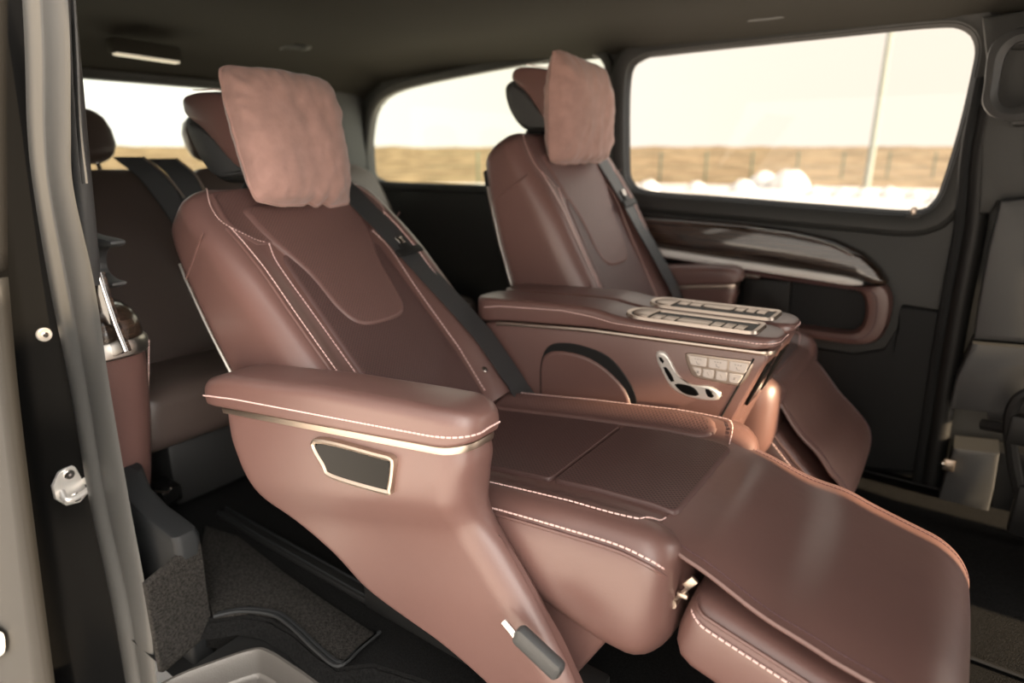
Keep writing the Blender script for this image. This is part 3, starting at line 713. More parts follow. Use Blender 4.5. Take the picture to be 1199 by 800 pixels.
    for X, ins in [(x0, .035), (x0 + .008, .018), (x0 + .025, .005), (x0 + .05, 0)] + [(x, 0) for x in np.linspace(x0 + .08, x1 - .08, 10)] + [(x1 - .07 + .07 * math.sin(t), .07 * (1 - math.cos(t))) for t in np.linspace(.2, 1.5, 6)]:
        P = rrpoly(-.29 + ins, .29 - ins, -.205 + ins, -.062 - ins * .5, (.045, .045, .03, .03), 6)
        rg.append([F0 + ld * X + ln * (q - .010 * (p / .29) ** 2) + A(0, s * p, 0) for p, q in P])
    pb.loft(rg); lo = pb.build('leg_rest_pad', M['leather'], root)
    for sg in (-1, 1):
        st = MB(); pi = MB(); pth = [F0 + ld * x + ln * (-.102 + z) + A(0, s * sg * (.291 - k), 0) for x, k, z in [(LL + .0, 0, 0), (.3, 0, 0), (.16, .0, .0), (.14, .003, .0), (.12, .018, .0), (.111, .04, 0), (.107, .08, 0)]]
        st.dashes(spline(pth, 8), r=.0028)
        pi.tube(spline([F0 + ld * x + ln * (-.084 + z) + A(0, s * sg * (.285 - k), 0) for x, k, z in [(LL, 0, 0), (.3, 0, 0), (.16, 0, 0), (.135, .004, 0), (.12, .022, 0), (.113, .06, 0)]], 8), .004, 6)
        st.build('stitching', M['thread'], lo); pi.build('piping', M['leather'], lo)
    for v in (-.268, .268):
        hg = MB(); c = F0 + ld * .098 + ln * -.058 + A(0, s * v, 0)
        hg.box(c + A(.0, 0, .01), (.016, .010, .03), .003, np.array([[.8, 0, .6], [0, 1, 0], [-.6, 0, .8]])); hg.box(c + A(-.012, 0, -.022), (.022, .012, .012), .004); hg.tube([c + A(-.03, -.008, -.045), c + A(-.03, .014, -.045)], .011, 10)
        hg.tube([c + A(-.03, 0, -.045), c + A(.01, 0, .02)], .004, 6)
        hg.build('hinge', M['rose'], root)
    return root

near = make_seat(1.26, 1, (-1.115, 1.26, .50), math.radians(44), dict(dx=0, adx=0, arm_dz=0, oa=(-.465, -.345), ash=True, lever=True, leg=math.radians(14), leglen=.45, tongue=29),
                 'nearer brown leather captain seat reclined with raised leg rest, beside the open doorway')
far = make_seat(2.25, -1, (-.93, 2.25, .50), math.radians(27), dict(dx=-.05, adx=.0, arm_dz=0, hw=-.015, hd=.015, hk=.76, oa=(-.455, -.345), leg=math.radians(45), leglen=.36, tongue=28),
                'farther brown leather captain seat standing upright beside the large side window')

# ------------------------------------------------------------------ front row seats, added out of view to block the low sun
def added_front_seat(yc, label):
    r = thing('added_front_seat', label, 'seat', (.95, yc, 0), 'added front row seats blocking the sun')
    def sec(x, z, hw, hd): return [(x + a, yc + b, z) for a, b in rrpoly(-hd, hd, -hw, hw, min(hd, hw) * .6, 5)]
    b = MB(); b.loft([sec(.98 - .16 * t, .42 + .86 * t, lerp([0, .1, .5, .85, .95, 1], [.27, .295, .305, .29, .25, .16], t), lerp([0, .5, .92, 1], [.10, .085, .07, .03], t)) for t in np.linspace(0, 1, 16)]); bk = b.build('backrest', M['leather'], r)
    h = MB(); h.loft([sec(.80 - .02 * t, 1.26 + .20 * t, lerp([0, .2, .8, 1], [.09, .13, .13, .08], t), lerp([0, .2, .8, 1], [.03, .055, .05, .02], t)) for t in np.linspace(0, 1, 10)]); hh = h.build('headrest', M['leather'], r)
    for sg in (-1, 1): p = MB(); p.tube([(.82, yc + sg * .06, 1.18), (.80, yc + sg * .06, 1.32)], .01, 8); p.build('headrest_post', M['chrome'], hh)
    c = MB(); c.loft([[(x, yc + a, q) for a, q in rrpoly(-.26 + i, .26 - i, .26 + i, .47 - i * .5, .05, 5)] for x, i in [(.88, .02), (.92, 0), (1.1, 0), (1.3, 0), (1.42, 0), (1.46, .02), (1.485, .06)]]); c.build('cushion', M['leather'], r)
    f = MB(); f.box((1.15, yc, .13), (.5, .44, .26), .03); f.build('seat_base', M['blk'], r)
added_front_seat(1.155, 'front brown leather seat on the doorway side, added out of the frame to block the sun')
added_front_seat(2.22, 'front brown leather seat on the far side, added out of the frame to block the sun')

# ------------------------------------------------------------------ neck pillows
def pillow(name, corners, n, thick, label, seed, c0):
    """corners: near-top, far-top, far-bottom, near-bottom (world)"""
    a, b, c, d = [np.array(p) for p in corners]; N = 44
    def pos(u, v): return (a * (1 - u) + b * u) * (1 - v) + (d * (1 - u) + c * u) * v
    top = []; bot = []
    for i in range(N + 1):
        r1 = []; r2 = []
        for j in range(N + 1):
            u, v = i / N, j / N; U, V = 2 * u - 1, 2 * v - 1
            # superellipse footprint
            k = (abs(U) ** 5 + abs(V) ** 5) ** .2; m = max(abs(U), abs(V)); f = (m / k if k > 1e-6 else 1); f = f * .5 + .5 if k > 1e-6 else 1
            uu, vv = .5 + U * f / 2, .5 + V * f / 2
            edge = (1 - abs(U) ** 3.2) * (1 - abs(V) ** 3.2)
            h = thick * max(0, edge) ** .42
            ed = min(1 - abs(U), 1 - abs(V))
            wr = .010 * noise.noise(Vector((U * 1.6 + seed, V * 1.6, .3))) + .004 * noise.noise(Vector((U * 5 + V * 2, V * 2.0 - U * 3 + seed, 1.7)))
            ang = math.atan2(V, U); wr += .006 * math.sin(ang * 23 + 5 * noise.noise(Vector((U * 2, V * 2, seed)))) * math.exp(-(ed / .16) ** 2) * sst(0, .10, ed)
            wob = .007 * noise.noise(Vector((U * 4, V * 4, seed + 3)))
            p = pos(uu, vv) + nrm(b - a) * wob + nrm(d - a) * wob * .8
            # two tucked-in pleats at the bottom edge
            for q0 in (.05, .35): p = p - nrm(d - a) * .012 * math.exp(-((U - q0) / .06) ** 2) * sst(.6, 1, V)
            sg = sst(0, .12, ed)
            r1.append(p + n * (h + wr * sg)); r2.append(p - n * (h * .75 - wr * .5 * sg))
        top.append(r1); bot.append(r2)
    o = thing(name, label, 'pillow', c0)
    mb = MB(); mb.grid(top); mb.grid(bot)
    cv = mb.build('cover', M['suede'], o, sharp=0, recalc=True)
    T = np.array(top); ed = [T[i, 0] for i in range(N)] + [T[N, j] for j in range(N)] + [T[N - i, N] for i in range(N)] + [T[0, N - j] for j in range(N)]
    pp = MB(); pp.tube(resample(np.array(ed), .012, True), .0045, 6, closed=True); pp.build('seam', M['suede'], cv)
    return o
ny0, ny1 = 1.26 - .19, 1.26 + .19
P1 = [atY(247, 78, ny0), atY(382, 96, ny1), atY(408, 244, ny1), atY(294, 242, ny0)]
nb = nrm(np.cross(P1[1] - P1[0], P1[3] - P1[0])); nb = nb if nb[0] > 0 else -nb
P1 = [p + nb * .02 for p in P1]
pillow('neck_pillow', P1, nb, .088, 'rose suede neck pillow hung on the nearer seat headrest', 1.3, np.mean(P1, 0))
fy0, fy1 = 2.25 - .19, 2.25 + .19
P2 = [atY(640, 56, fy0), atY(702, 82, fy1), atY(704, 190, fy1), atY(637, 192, fy0)]
nb2 = nrm(np.cross(P2[1] - P2[0], P2[3] - P2[0])); nb2 = nb2 if nb2[0] > 0 else -nb2
P2 = [p + nb2 * .02 for p in P2]
pillow('neck_pillow', P2, nb2, .085, 'rose suede neck pillow on the farther seat headrest, before the window pillar', 7.7, np.mean(P2, 0))

# ------------------------------------------------------------------ rear bench
def bench():
    root = thing('rear_bench', 'dark brown leather three-place bench across the back of the cabin', 'bench seat', (-2.6, 1.75, 0))
    lean = math.radians(20); av = A(-math.sin(lean), 0, math.cos(lean)); nv = A(math.cos(lean), 0, math.sin(lean))
    B0 = A(-2.55, 0, .42)
    for k, (yc, hw) in enumerate(((1.13, .30), (1.73, .27), (2.33, .30))):
        hb = lambda w_: lerp([0, .5, .72, .80], [hw, hw, hw * .93, hw * .80], w_)
        rings = []
        for w_, ins in [(0, .02)] + [(x, 0) for x in np.linspace(.03, .74, 16)] + [(.74 + .08 * math.sin(t), .08 * (1 - math.cos(t))) for t in np.linspace(.2, 1.5, 7)]:
            b = hb(w_) - ins; P = rrpoly(-b, b, -.15, 0 - ins * .3, (.05, .05, .03, .03), 6)
            rings.append([B0 + A(0, yc + p, 0) + av * w_ + nv * (q + .045 * sst(.5, .85, abs(p) / hw) * sst(-.06, 0, q) * lerp([0, .55, .8], [1, 1, .2], w_)) for p, q in P])
        m = MB(); R = []
        for r in rings: R.append(resample(np.array(r), 1, True) if False else r)
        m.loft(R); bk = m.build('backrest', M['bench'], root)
        ins_f = lambda v, w_: B0 + A(0, yc + v, 0) + av * w_ + nv * .0
        ip = MB(); patch(ip, ins_f, rrpoly(-hw * .5, hw * .5, .06, .56, .06), .012, .03, nv, spine=((0, .2), (0, .42))); ip.build('back_panel', M['bench'], bk)
        hr = MB(); rg = []
        for t in np.linspace(-1, 1, 15):
            e = abs(t); sc_ = math.sqrt(max(.0, 1 - max(0, (e - .35) / .66) ** 2)); sc_ = .25 + .75 * sc_
            P = rrpoly(-.055 * sc_, .055 * sc_, .10 - .10 * sc_, .10 + .12 * sc_, .045 * sc_, 5)
            rg.append([B0 + A(0, yc + t * .145, 0) + av * (.86 + q) + nv * (p - .06) for p, q in P])
        hr.loft(rg); h = hr.build('headrest', M['bench'], root)
        po = MB()
        for sg in (-1, 1): po.tube([B0 + A(0, yc + sg * .06, 0) + av * .76 - nv * .06, B0 + A(0, yc + sg * .06, 0) + av * .90 - nv * .06], .009, 8)
        po.build('headrest_post', M['chrome'], h)
        cu = MB(); rg = []
        for X, ins in [(-2.58, .02)] + [(x, 0) for x in np.linspace(-2.54, -2.14, 10)] + [(-2.14 + .07 * math.sin(t), .07 * (1 - math.cos(t))) for t in np.linspace(.2, 1.5, 7)]:
            b = hw - ins; zt = lerp([-2.58, -2.25, -2.07], [.42, .475, .46], X)
            P = rrpoly(-b, b, .27 + ins, zt - ins * .5, (.05, .05, .04, .04), 6)
            rg.append([(X, yc + p, q + .03 * sst(.5, .9, abs(p) / hw) * sst(.38, .45, q)) for p, q in P])
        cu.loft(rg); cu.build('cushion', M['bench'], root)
        st = MB(); st.dashes([B0 + A(0, yc + v, 0) + av * .70 + nv * .004 for v in np.linspace(-hw * .6, hw * .6, 14)], .014, .009, .002); st.build('stitching', M['thread_dk'], bk)
    # black belts on the middle place with pale pull tabs
    for (p, q, r_) in (([(150, 184), (183, 212), (218, 262), (240, 310)], .050, 0), ([(190, 186), (215, 208), (235, 250)], .05, 1)):
        pt = spline([atX(x, y, -2.72 + .04 * i) for i, (x, y) in enumerate(p)], 6); mb = MB(); rg = []
        T = np.gradient(pt, axis=0)
        for i, c in enumerate(pt):
            t = nrm(T[i]); sd = A(0, 1.1, 0); rg.append([c - sd * .05 + nv * .003, c + sd * .05 + nv * .003, c + sd * .05 - nv * .003, c - sd * .05 - nv * .003])
        mb.loft(rg); b = mb.build('seat_belt', M['belt'], root)
        e2 = MB(); e2.tube(resample(np.array([c + A(0, .055, 0) + nv * .004 for i, c in enumerate(pt)]), .02), .005, 6); e2.build('belt_edge', M['rose'], b)
    fr = MB(); fr.box((-2.33, 1.73, .15), (.40, 1.60, .24), .02); fr.build('bench_frame', M['blk'], root)
    rod = MB(); rod.tube([atY(252, 570, 1.12), atY(266, 612, 1.10)], .008, 8); rod.build('release_rod', M['chrome'], root)
    return root
bench()

# ------------------------------------------------------------------ right-hand side trim beside the doorway
def column(mb, levels, n=40):
    """levels: (z, xn (nose x), y0, y1, r): rounded nose in plan, running rearwards."""
    rg = []
    for z, xn, y0, y1, r in levels:
        P = rrpoly(-3.1, xn, y0, y1, (r, .02, .02, min(.02, r)), 6); rg.append([(a, b, z) for a, b in P])
    mb.loft(rg)
def colfit(pts, Y): return [(float(atY(x, y, Y)[0]), float(atY(x, y, Y)[2])) for x, y in pts]

rt = thing('side_trim', 'wood and brown leather side trim with cup shelf, right behind the doorway seal', 'trim panel', (-2.0, .74, 0))
# upper pillar covering
mb = MB(); column(mb, [(.92, -1.80, .655, .70, .02), (1.0, -1.775, .655, .70, .02), (1.3, -1.70, .655, .695, .02), (1.6, -1.62, .655, .69, .02)]); mb.build('pillar_cover', M['gry2'], rt)
# wood shelf front
zt_, zb_ = .86, .70
lvw = [(z, float(atY(x, y, .80)[0]) , .66, .815, .075) for x, y, z in ()]
mb = MB(); lv = []
for (x, y) in ((178, 392), (176, 380), (172, 371), (163, 363), (150, 357)):
    q = atY(x, y, .80); lv.append((q[2], q[0], .66, .82, .085))
lv = [(.752, -1.835, .66, .82, .085), (.775, -1.835, .66, .82, .085), (.80, -1.842, .66, .818, .083), (.822, -1.862, .66, .81, .08), (.838, -1.90, .66, .80, .07), (.842, -1.94, .66, .78, .06)]
column(mb, lv); mb.build('wood_shelf', M['wood'], rt)
wi = pxs([(80, 318), (117, 319), (124, 345), (136, 380), (149, 412), (100, 430)], .70)
mb = MB(); mb.prism(np.vstack([resample(np.array([wi[i], wi[(i + 1) % len(wi)]]), .02)[:-1] for i in range(len(wi))]), lambda a, b, t: A(a, .70 + t, b), .014, 0, .004); mb.build('wood_inlay', M['wood'], rt)
mb = MB(); mb.tube(spline([atY(x, y, .695) for x, y in ((114, 317), (122, 343), (134, 379), (147, 412))], 5), .0038, 8); mb.build('chrome_edge', M['chrome'], rt)
mb = MB(); column(mb, [(.705, -1.832, .655, .822, .088), (.712, -1.826, .652, .828, .090), (.742, -1.826, .652, .828, .090), (.752, -1.832, .655, .822, .088)]); mb.build('metal_band', M['silver'], rt)
mb = MB(); column(mb, [(.22, -1.93, .66, .80, .085), (.30, -1.915, .66, .81, .085), (.5, -1.872, .66, .82, .088), (.65, -1.845, .66, .822, .088), (.705, -1.838, .66, .82, .088)]); lt_ = mb.build('leather_panel', M['leather'], rt)
mb = MB(); mb.dashes([atY(174.5 + (y - 400) * -.01, y, .826) for y in np.linspace(398, 500, 24)], .011, .007, .002); mb.build('stitching', M['thread'], rt)
# lower charcoal plastic + carpeted kick panel
mb = MB(); column(mb, [(-.20, -1.565, .655, .725, .015), (.0, -1.56, .655, .725, .015), (.26, -1.545, .655, .725, .02), (.278, -1.555, .655, .722, .02), (.286, -1.60, .655, .72, .025), (.292, -1.68, .655, .72, .03), (.315, -1.78, .655, .725, .03), (.36, -1.84, .655, .74, .04)]); mb.build('lower_panel', M['gry'], rt)
fk = lambda a, b: A(-1.558, a, b)
k0 = [atX(168, 684, -1.555), atX(234, 628, -1.555), atX(249, 738, -1.555), atX(187, 792, -1.555)]
mb = MB(); patch(mb, fk, resample(np.array([(q[1], q[2]) for q in k0]), .02, True), .010, .010, A(1, 0, 0)); mb.build('carpet_panel', M['carpet2'], rt)
# socket box at the foot
mb = MB(); q = atY(192, 578, .86); mb.box((q[0] - .02, .87, q[2]), (.12, .07, .06), .012); mb.build('socket_box', M['blkgloss'], rt)
mb = MB(); mb.tube([atY(176, 575, .835), atY(196, 577, .835), atY(200, 572, .835)], .003, 6); mb.build('socket_trim', M['rose'], rt)

hk = thing('bag_hook', 'grey forked plastic hook sticking out above the wood shelf', 'hook', atY(108, 300, .76))
mb = MB(); ho = resample(np.array([(q[0], q[2]) for q in [atY(x, y, .76) for x, y in spline([(98, 272), (118, 276), (139, 281), (140, 288), (124, 291), (119, 302), (122, 318), (132, 327), (142, 330), (141, 335), (125, 337), (112, 328), (104, 312), (100, 300)], 5, True)]]), .008, True)
mb.prism(ho, lambda a, b, t: A(a, t, b), .735, .775, .006); mb.build('fork', M['gry2'], hk)
q = atY(100, 290, .72); mb = MB(); mb.box((q[0] - .02, .72, q[2]), (.05, .05, .10), .01); mb.build('base', M['gry2'], hk)

# body jamb and right wall rearwards (outer skin is glossy black)
mb = MB(); jam = [(1.75, -1.74), (1.3, -1.80), (1.0, -1.86), (.8, -1.895), (.5, -1.94), (.33, -1.965), (0, -1.97), (-.3, -1.97), (-.75, -1.97)]
mb.grid([[(x, y, z) for z, x in jam] for x_, y in ((0, .68), (0, .62), (0, .54), (0, .40)) for x in [0]] if False else [[(x + dx_, y, z) for z, x in jam] for dx_, y in ((.05, .668), (.04, .655), (.02, .63), (.004, .60), (-.012, .55), (-.03, .50), (-.05, .46), (-.09, .43))])
wr = struct(mb.build('wall_right', M['paint'], sharp=40), 'glossy black body jamb of the open doorway', 'wall')
# inner body side further back with its window band left open to light
mb = MB(); mb.grid([[(x, .655, z) for x in np.linspace(-3.15, -1.9, 6)] for z in (-.05, .5, 1.08)]); mb.grid([[(x, .655, z) for x in np.linspace(-3.15, -1.7, 6)] for z in (1.60, 1.75)])
struct(mb.build('trim_1', M['trim']), 'dark inner trim of the right body side', 'trim')
# pillar and front door panel, added out of the frame as a sun block
mb = MB(); mb.box((.82, .64, .58), (.30, .50, 2.36), .05); mb.box((1.6, .72, .50), (1.4, .20, 1.10), .05)
struct(mb.build('added_trim_2', M['trim']), 'unseen dark pillar and front door panel added ahead of the doorway to block the sun', 'trim')
# sealing strip round the doorway
sp_px = [(50, -30), (58, 60), (68, 150), (84, 260), (104, 380), (124, 500), (142, 620), (160, 740), (174, 840)]
def stripmesh(px_l, px_r, Y, prof, name, m, parent):
    """strip running down between two pixel tracks on plane Y; prof: (k across, height)."""
    Ls = spline([atY(x, y, Y) for x, y in px_l], 6); Rs = spline([atY(x, y, Y) for x, y in px_r], 6)
    g = MB(); g.grid(np.array([[l + (r - l) * k + A(.35, -1, 0) / 1.06 * h for k, h in prof] for l, r in zip(Ls, Rs)])); return g.build(name, m, parent, sharp=50)
sl = thing('door_seal', 'grey rubber sealing strip running down the rear edge of the doorway', 'seal', atY(110, 420, .61))
ly = np.array([50, 150, 220, 335, 450, 590, 700, 800])
def track(v): return [tuple(p) for p in spline([(v[0] - 6, -60.)] + list(zip([float(q) for q in v], [float(q) for q in ly])) + [(v[-1] + 14., 890.)], 4)]
L1 = track([30, 33, 40, 59, 82, 106, 130, 148]); Mx = track([52, 53, 59, 80, 101, 124, 149, 165]); R1 = track([82, 83, 86, 111, 128, 152, 172, 184])
hump = [(0, 0), (.04, .003), (.14, .007), (.3, .010), (.5, .011), (.7, .010), (.86, .007), (.96, .003), (1, 0)]
stripmesh(L1, Mx, .60, [(0, 0), (.08, .006), (.3, .011), (.5, .012), (.66, .008), (.78, .001), (.88, -.004), (1, -.006)], 'outer_lip', M['rubber'], sl)
stripmesh(Mx, R1, .61, hump, 'inner_bead', M['rubber'], sl)
stripmesh([(84, -40), (86, 60), (91, 150), (97, 215)], [(86, -40), (92, 60), (96, 150), (103, 215)], .63, [(0, 0), (.1, .004), (.9, .004), (1, 0)], 'edge_trim', M['gry2'], sl)

# striker and bolt on the jamb
sk = thing('door_striker', 'silver U-shaped door striker plate bolted to the black jamb', 'latch striker', atY(83, 568, .585))
def jfn(a, b, t=0): return A(a, .585 - t, b)   # plate plane
ctr = atX(84, 568, -1.957)
def disc(mb, c, r0, h0, h1, n=20, sx_=1):
    e1 = nrm(A(-.10, 1, 0)); e2 = A(0, 0, 1); nn = nrm(np.cross(e2, e1)); nn = nn if nn[0] > 0 else -nn
    mb.loft([[c + nn * h + (e1 * math.cos(a) * sx_ + e2 * math.sin(a)) * r for a in np.linspace(0, 6.2832, n, endpoint=False)] for r, h in ((r0, h0), (r0, h1 - .002), (r0 - .002, h1), (r0 * .4, h1))]); return nn, e1, e2
mb = MB(); nn, e1, e2 = disc(mb, ctr, .060, -.004, .006, 9, .85); mb.build('plate', M['switch'], sk)
mb = MB(); mb.tube(spline([ctr - e1 * .030 + nn * .004 - e2 * .004, ctr - e1 * .033 + nn * .03 - e2 * .022, ctr + nn * .034 - e2 * .024, ctr + e1 * .033 + nn * .028 - e2 * .014, ctr + e1 * .033 + nn * .004 + e2 * .006], 6), .0085, 10); mb.build('loop', M['switch'], sk)
for dz_ in (.036, -.038):
    mb = MB(); disc(mb, ctr + e2 * dz_ + e1 * .003 * np.sign(dz_) * -1, .014, .004, .011, 14); b = mb.build('bolt', M['chrome'], sk)
    mb = MB(); disc(mb, ctr + e2 * dz_ + e1 * .003 * np.sign(dz_) * -1 + nn * .0105, .005, 0, .001, 6); mb.build('bolt_socket', M['mark'], b)
bt = thing('jamb_bolt', 'small round silver bolt high on the black jamb', 'bolt', atY(52, 392, .58))
c = atX(52, 392, -1.893); mb = MB(); disc(mb, c, .018, -.006, .004, 18); h = mb.build('washer', M['switch'], bt)
mb = MB(); disc(mb, c + nn * .004, .007, -.002, .005, 12); mb.build('head', M['chrome'], bt)

# sliding door edge at far left
sd = thing('sliding_door', 'grey edge of the opened sliding door at the left border', 'door', atY(20, 500, .45))
dl = [(-40, 12), (60, 10), (150, 8), (250, 10), (330, 12)]
stripmesh([(-60, -40), (-60, 100), (-60, 330)], [(0, -40), (0, 150), (2, 318)], .40, [(0, 0), (.7, .004), (.95, .003), (1, 0)], 'upper_panel', M['doorgrey'], sd)
stripmesh([(-60, 326), (-60, 540), (-60, 900)], [(2, 326), (23, 530)] + [(72, 900)], .39, [(0, 0), (.6, .006), (.93, .004), (1, 0)], 'lower_panel', M['doorgrey'], sd)
for o in sd.children:
    md = o.modifiers.new('thick', 'SOLIDIFY'); md.thickness = .02; md.offset = 0
mb = MB(); o5 = resample(spline(pxs([(-12, 733), (2, 738), (7, 744), (8, 760), (3, 767), (-12, 772)], .37), 4, True), .004, True); mb.prism(o5, lambda a, b, t: A(a, t, b), .366, .352, .001); mb.build('sticker', M['whit'], sd)
mb = MB(); o5 = pxs([(-2, 752), (5, 751), (5, 760), (-2, 761)], .368); mb.prism(o5, lambda a, b, t: A(a, t, b), .3530, .3512, .0004); mb.build('sticker_print', mat('violet_print', (.10, .04, .14), .6), sd)

# ------------------------------------------------------------------ door step
sp_ = thing('door_step', 'entry step with a grey metal tread set in black plastic below the seat', 'step', (-1.3, .7, -.2))
mb = MB()
ed = [(x, y, -.004) for x, y in fe[2:]]
g0 = [(x, y - .004, -.012) for x, y in fe[2:]]; g1 = [(x, y - .03, -.05) for x, y in fe[2:]]; g2 = [(x, .30, -.06) for x, y in fe[2:]]
o6 = [atZ(x, y, -.06) for x, y in ((188, 806), (240, 782), (298, 762), (312, 762), (372, 800), (430, 845))]
tread = [atZ(x, y, -.055)[:2] for x, y in spline([(150, 830), (200, 797), (250, 777), (296, 762), (314, 764), (340, 780), (372, 803), (420, 845), (430, 870), (120, 870)], 5, True)]
tread = resample(np.array(tread), .012, True)
mb.grid([g0, g1]); mb.build('riser', M['carpet'], sp_)
XCL = float(atZ(186, 806, -.058)[0]); mb = MB()
mb.grid(np.array([[(max(a, XCL), min(b, .79), -.058) for a, b in offs(tread, d)] for d in (0, .02, .08, .3)]), False, True); mb.build('plastic_surround', M['blk'], sp_)
mb = MB(); mb.grid([[(x, y, -.135) for x in np.linspace(-1.9, 1.0, 6)] for y in (.60, .80, .92)]); mb.grid([[(x, y, -.14) for x in np.linspace(-1.45, 1.0, 6)] for y in (.25, .60)]); mb.build('sill', M['blk'], sp_)
mb = MB(); mb.grid(np.array([[(a, b, z) for a, b in offs(tread, d)] for d, z in ((.006, -.062), (.004, -.050), (-.004, -.050), (-.008, -.060), (-.02, -.12))]), False, True); mb.build('rim', M['step'], sp_)
mb = MB(); mb.loft([[(a, b, z) for a, b in offs(tread, d)] for d, z in ((-.008, -.062), (-.018, -.115), (-.03, -.125))], False, True); mb.build('tread', M['step'], sp_)

# floor mat with stitched edge, seat rail
mt = thing('floor_mat', 'black carpet mat with a stitched border, between the near seat and the step', 'mat', (-1.4, .9, 0))
mp_ = [(232, 668), (250, 722), (292, 716), (322, 721), (345, 738), (370, 762), (396, 780), (418, 762), (441, 743), (400, 716), (330, 668), (280, 628), (240, 615)]
mo = np.array([atZ(x, y, .012)[:2] for x, y in mp_]); mo = np.vstack([resample(np.array([mo[i], mo[(i + 1) % len(mo)]]), .02)[:-1] for i in range(len(mo))])
mb = MB(); mb.prism(mo, lambda a, b, t: A(a, b, t), .002, .012, .003); mb.build('carpet_top', M['carpet2'], mt)
ep = spline([atZ(x, y, .014) for x, y in ((250, 722), (272, 717), (292, 716), (322, 721), (345, 738), (370, 762), (396, 780), (418, 762), (441, 743))], 5)
mb = MB()
for d_ in (0, .012): mb.tube([p + A(-.004 * 0, d_, 0) for p in ep], .0055, 6)
mb.build('binding', M['gry'], mt)
rl = thing('floor_rail', 'black seat rail let into the floor beside the near seat', 'rail', (-1.5, 1.02, 0))
mb = MB(); mb.box((-1.35, 1.02, .012), (1.3, .05, .022), .006); mb.build('channel', M['blk'], rl)
mb = MB(); mb.box((-1.35, 1.005, .026), (1.3, .006, .008), .002); mb.box((-1.35, 1.035, .026), (1.3, .006, .008), .002); mb.build('rail_lip', M['gry'], rl)
m2 = thing('floor_mat', 'black carpet mat on the far floor in front of the farther seat', 'mat', (.2, 2.3, 0))
mb = MB(); mb.prism(rrpoly(-.30, .65, 1.75, 2.70, .06), lambda a, b, t: A(a, b, t), .002, .014, .004); mb.build('carpet_top', M['carpet'], m2)
mb = MB(); mb.tube([(a, b, .012) for a, b in resample(rrpoly(-.30, .65, 1.75, 2.70, .06), .02, True)], .006, 6, closed=True); mb.build('binding', M['blk'], m2)

# ------------------------------------------------------------------ left side trim
PY = 2.735
lt = thing('side_trim', 'wood and leather armrest trim with storage bins under the large side window', 'trim panel', (-.7, PY, .75))
unl = A(0, -1, 0); fw = lambda a, b: A(a, PY, b)
wd = pxs([(742, 253), (800, 257), (870, 263), (930, 271), (975, 281), (1010, 297), (1030, 315), (1041, 332), (1030, 336), (1010, 327), (900, 309), (800, 297), (742, 288)], PY)
mb = MB(); patch(mb, fw, np.vstack([resample(np.array([wd[i], wd[(i + 1) % len(wd)]]), .02)[:-1] for i in range(len(wd))]), .022, .02, unl, spine=((-1.1, .89), (-.32, .815)), base=-.05, crown=.012); mb.build('wood_inlay', M['wood'], lt)
mb = MB(); mb.tube(spline([atY(x, y, PY - .028) for x, y in ((876, 268), (930, 276), (972, 287), (1000, 300))], 6), [.003] + [.007] * 17 + [.003], 8); mb.build('chrome_line', M['chrome'], lt)
sp2 = spline([atY(x, y, PY - .05) for x, y in ((742, 291), (820, 303), (900, 315), (960, 324), (1010, 332))], 6); mb = MB()
mb.loft([[p + A(0, q, k * h) for q, k in ((.03, .016), (-.008, .014), (-.016, 0), (-.008, -.014), (.03, -.016))] for p, h in zip(sp2, [1.0] * (len(sp2) - 3) + [.9, .7, .4])]); mb.build('metal_strip', mat('chrome_painted_reflection', (.93, .91, .88), .22, 0.0), lt)  # bright reflection on the chrome strip put into a pale base colour
lo_out = pxs([(742, 296), (900, 319), (1005, 335), (1035, 333), (1044, 345), (1044, 365), (1036, 390), (1018, 402), (980, 400), (900, 386), (742, 366)], PY)
lo_in = pxs([(760, 303), (880, 322), (985, 337), (1006, 341), (1013, 352), (1013, 372), (1004, 386), (985, 388), (900, 376), (760, 356)], PY)
ro = resample(spline(lo_out, 6, True), .02, True); ri = resample(spline(lo_in, 6, True), .02, True)
cc = lo_in.mean(0); an = np.linspace(-math.pi, math.pi, 120, endpoint=False)
O_ = [poly_ray(ro, cc, t) for t in an]; I_ = [poly_ray(ri, cc, t) for t in an]
rings = []
for k, t in ((0, .03), (0, -.01), (.12, -.028), (.5, -.036), (.85, -.028), (1, -.008), (1.0, .06)): rings.append([A(*(o + (i - o) * k), 0)[[0, 2, 1]] + A(0, PY + t, 0) for o, i in zip(O_, I_)])
mb = MB(); mb.grid(np.array(rings), False, True); mb.build('leather_surround', M['leather'], lt)
mb = MB(); mb.dashes([A(*(o + (i - o) * .52), 0)[[0, 2, 1]] + A(0, PY - .0375, 0) for o, i in zip(O_, I_)], .014, .010, .0028, True); mb.build('stitching', M['thread_dk'], lt)
mb = MB(); rr2 = np.array(I_); mb.loft([[A(a, PY + .04, b) for a, b in rr2], [A(*(cc + (np.array((a, b)) - cc) * .5), 0)[[0, 2, 1]] + A(0, PY + .04, 0) for a, b in rr2]], False, True); mb.build('bin_back', M['gry'], lt)
mb = MB(); q = pxs([(868, 325), (926, 330), (922, 378), (868, 372)], PY); mb.prism(resample(q, .02, True), lambda a, b, t: A(a, t, b), PY + .038, PY + .005, .008); mb.build('bin_divider', M['blk'], lt)
mb = MB(); mb.tube([atY(866, 322, PY - .06), atY(890, 325, PY - .06)], .008, 8); mb.build('bin_catch', M['chrome'], lt)
lpn = pxs([(742, 388), (900, 398), (1000, 414), (1036, 408), (1054, 380), (1056, 356), (1112, 364), (1100, 470), (1086, 556), (900, 540), (742, 500)], WY)
mb = MB(); patch(mb, lambda a, b: A(a, WY, b), np.vstack([resample(np.array([lpn[i], lpn[(i + 1) % len(lpn)]]), .02)[:-1] for i in range(len(lpn))]), .022, .015, unl, spine=((-1.0, .45), (-.15, .45))); mb.build('lower_panel', M['gry'], lt)
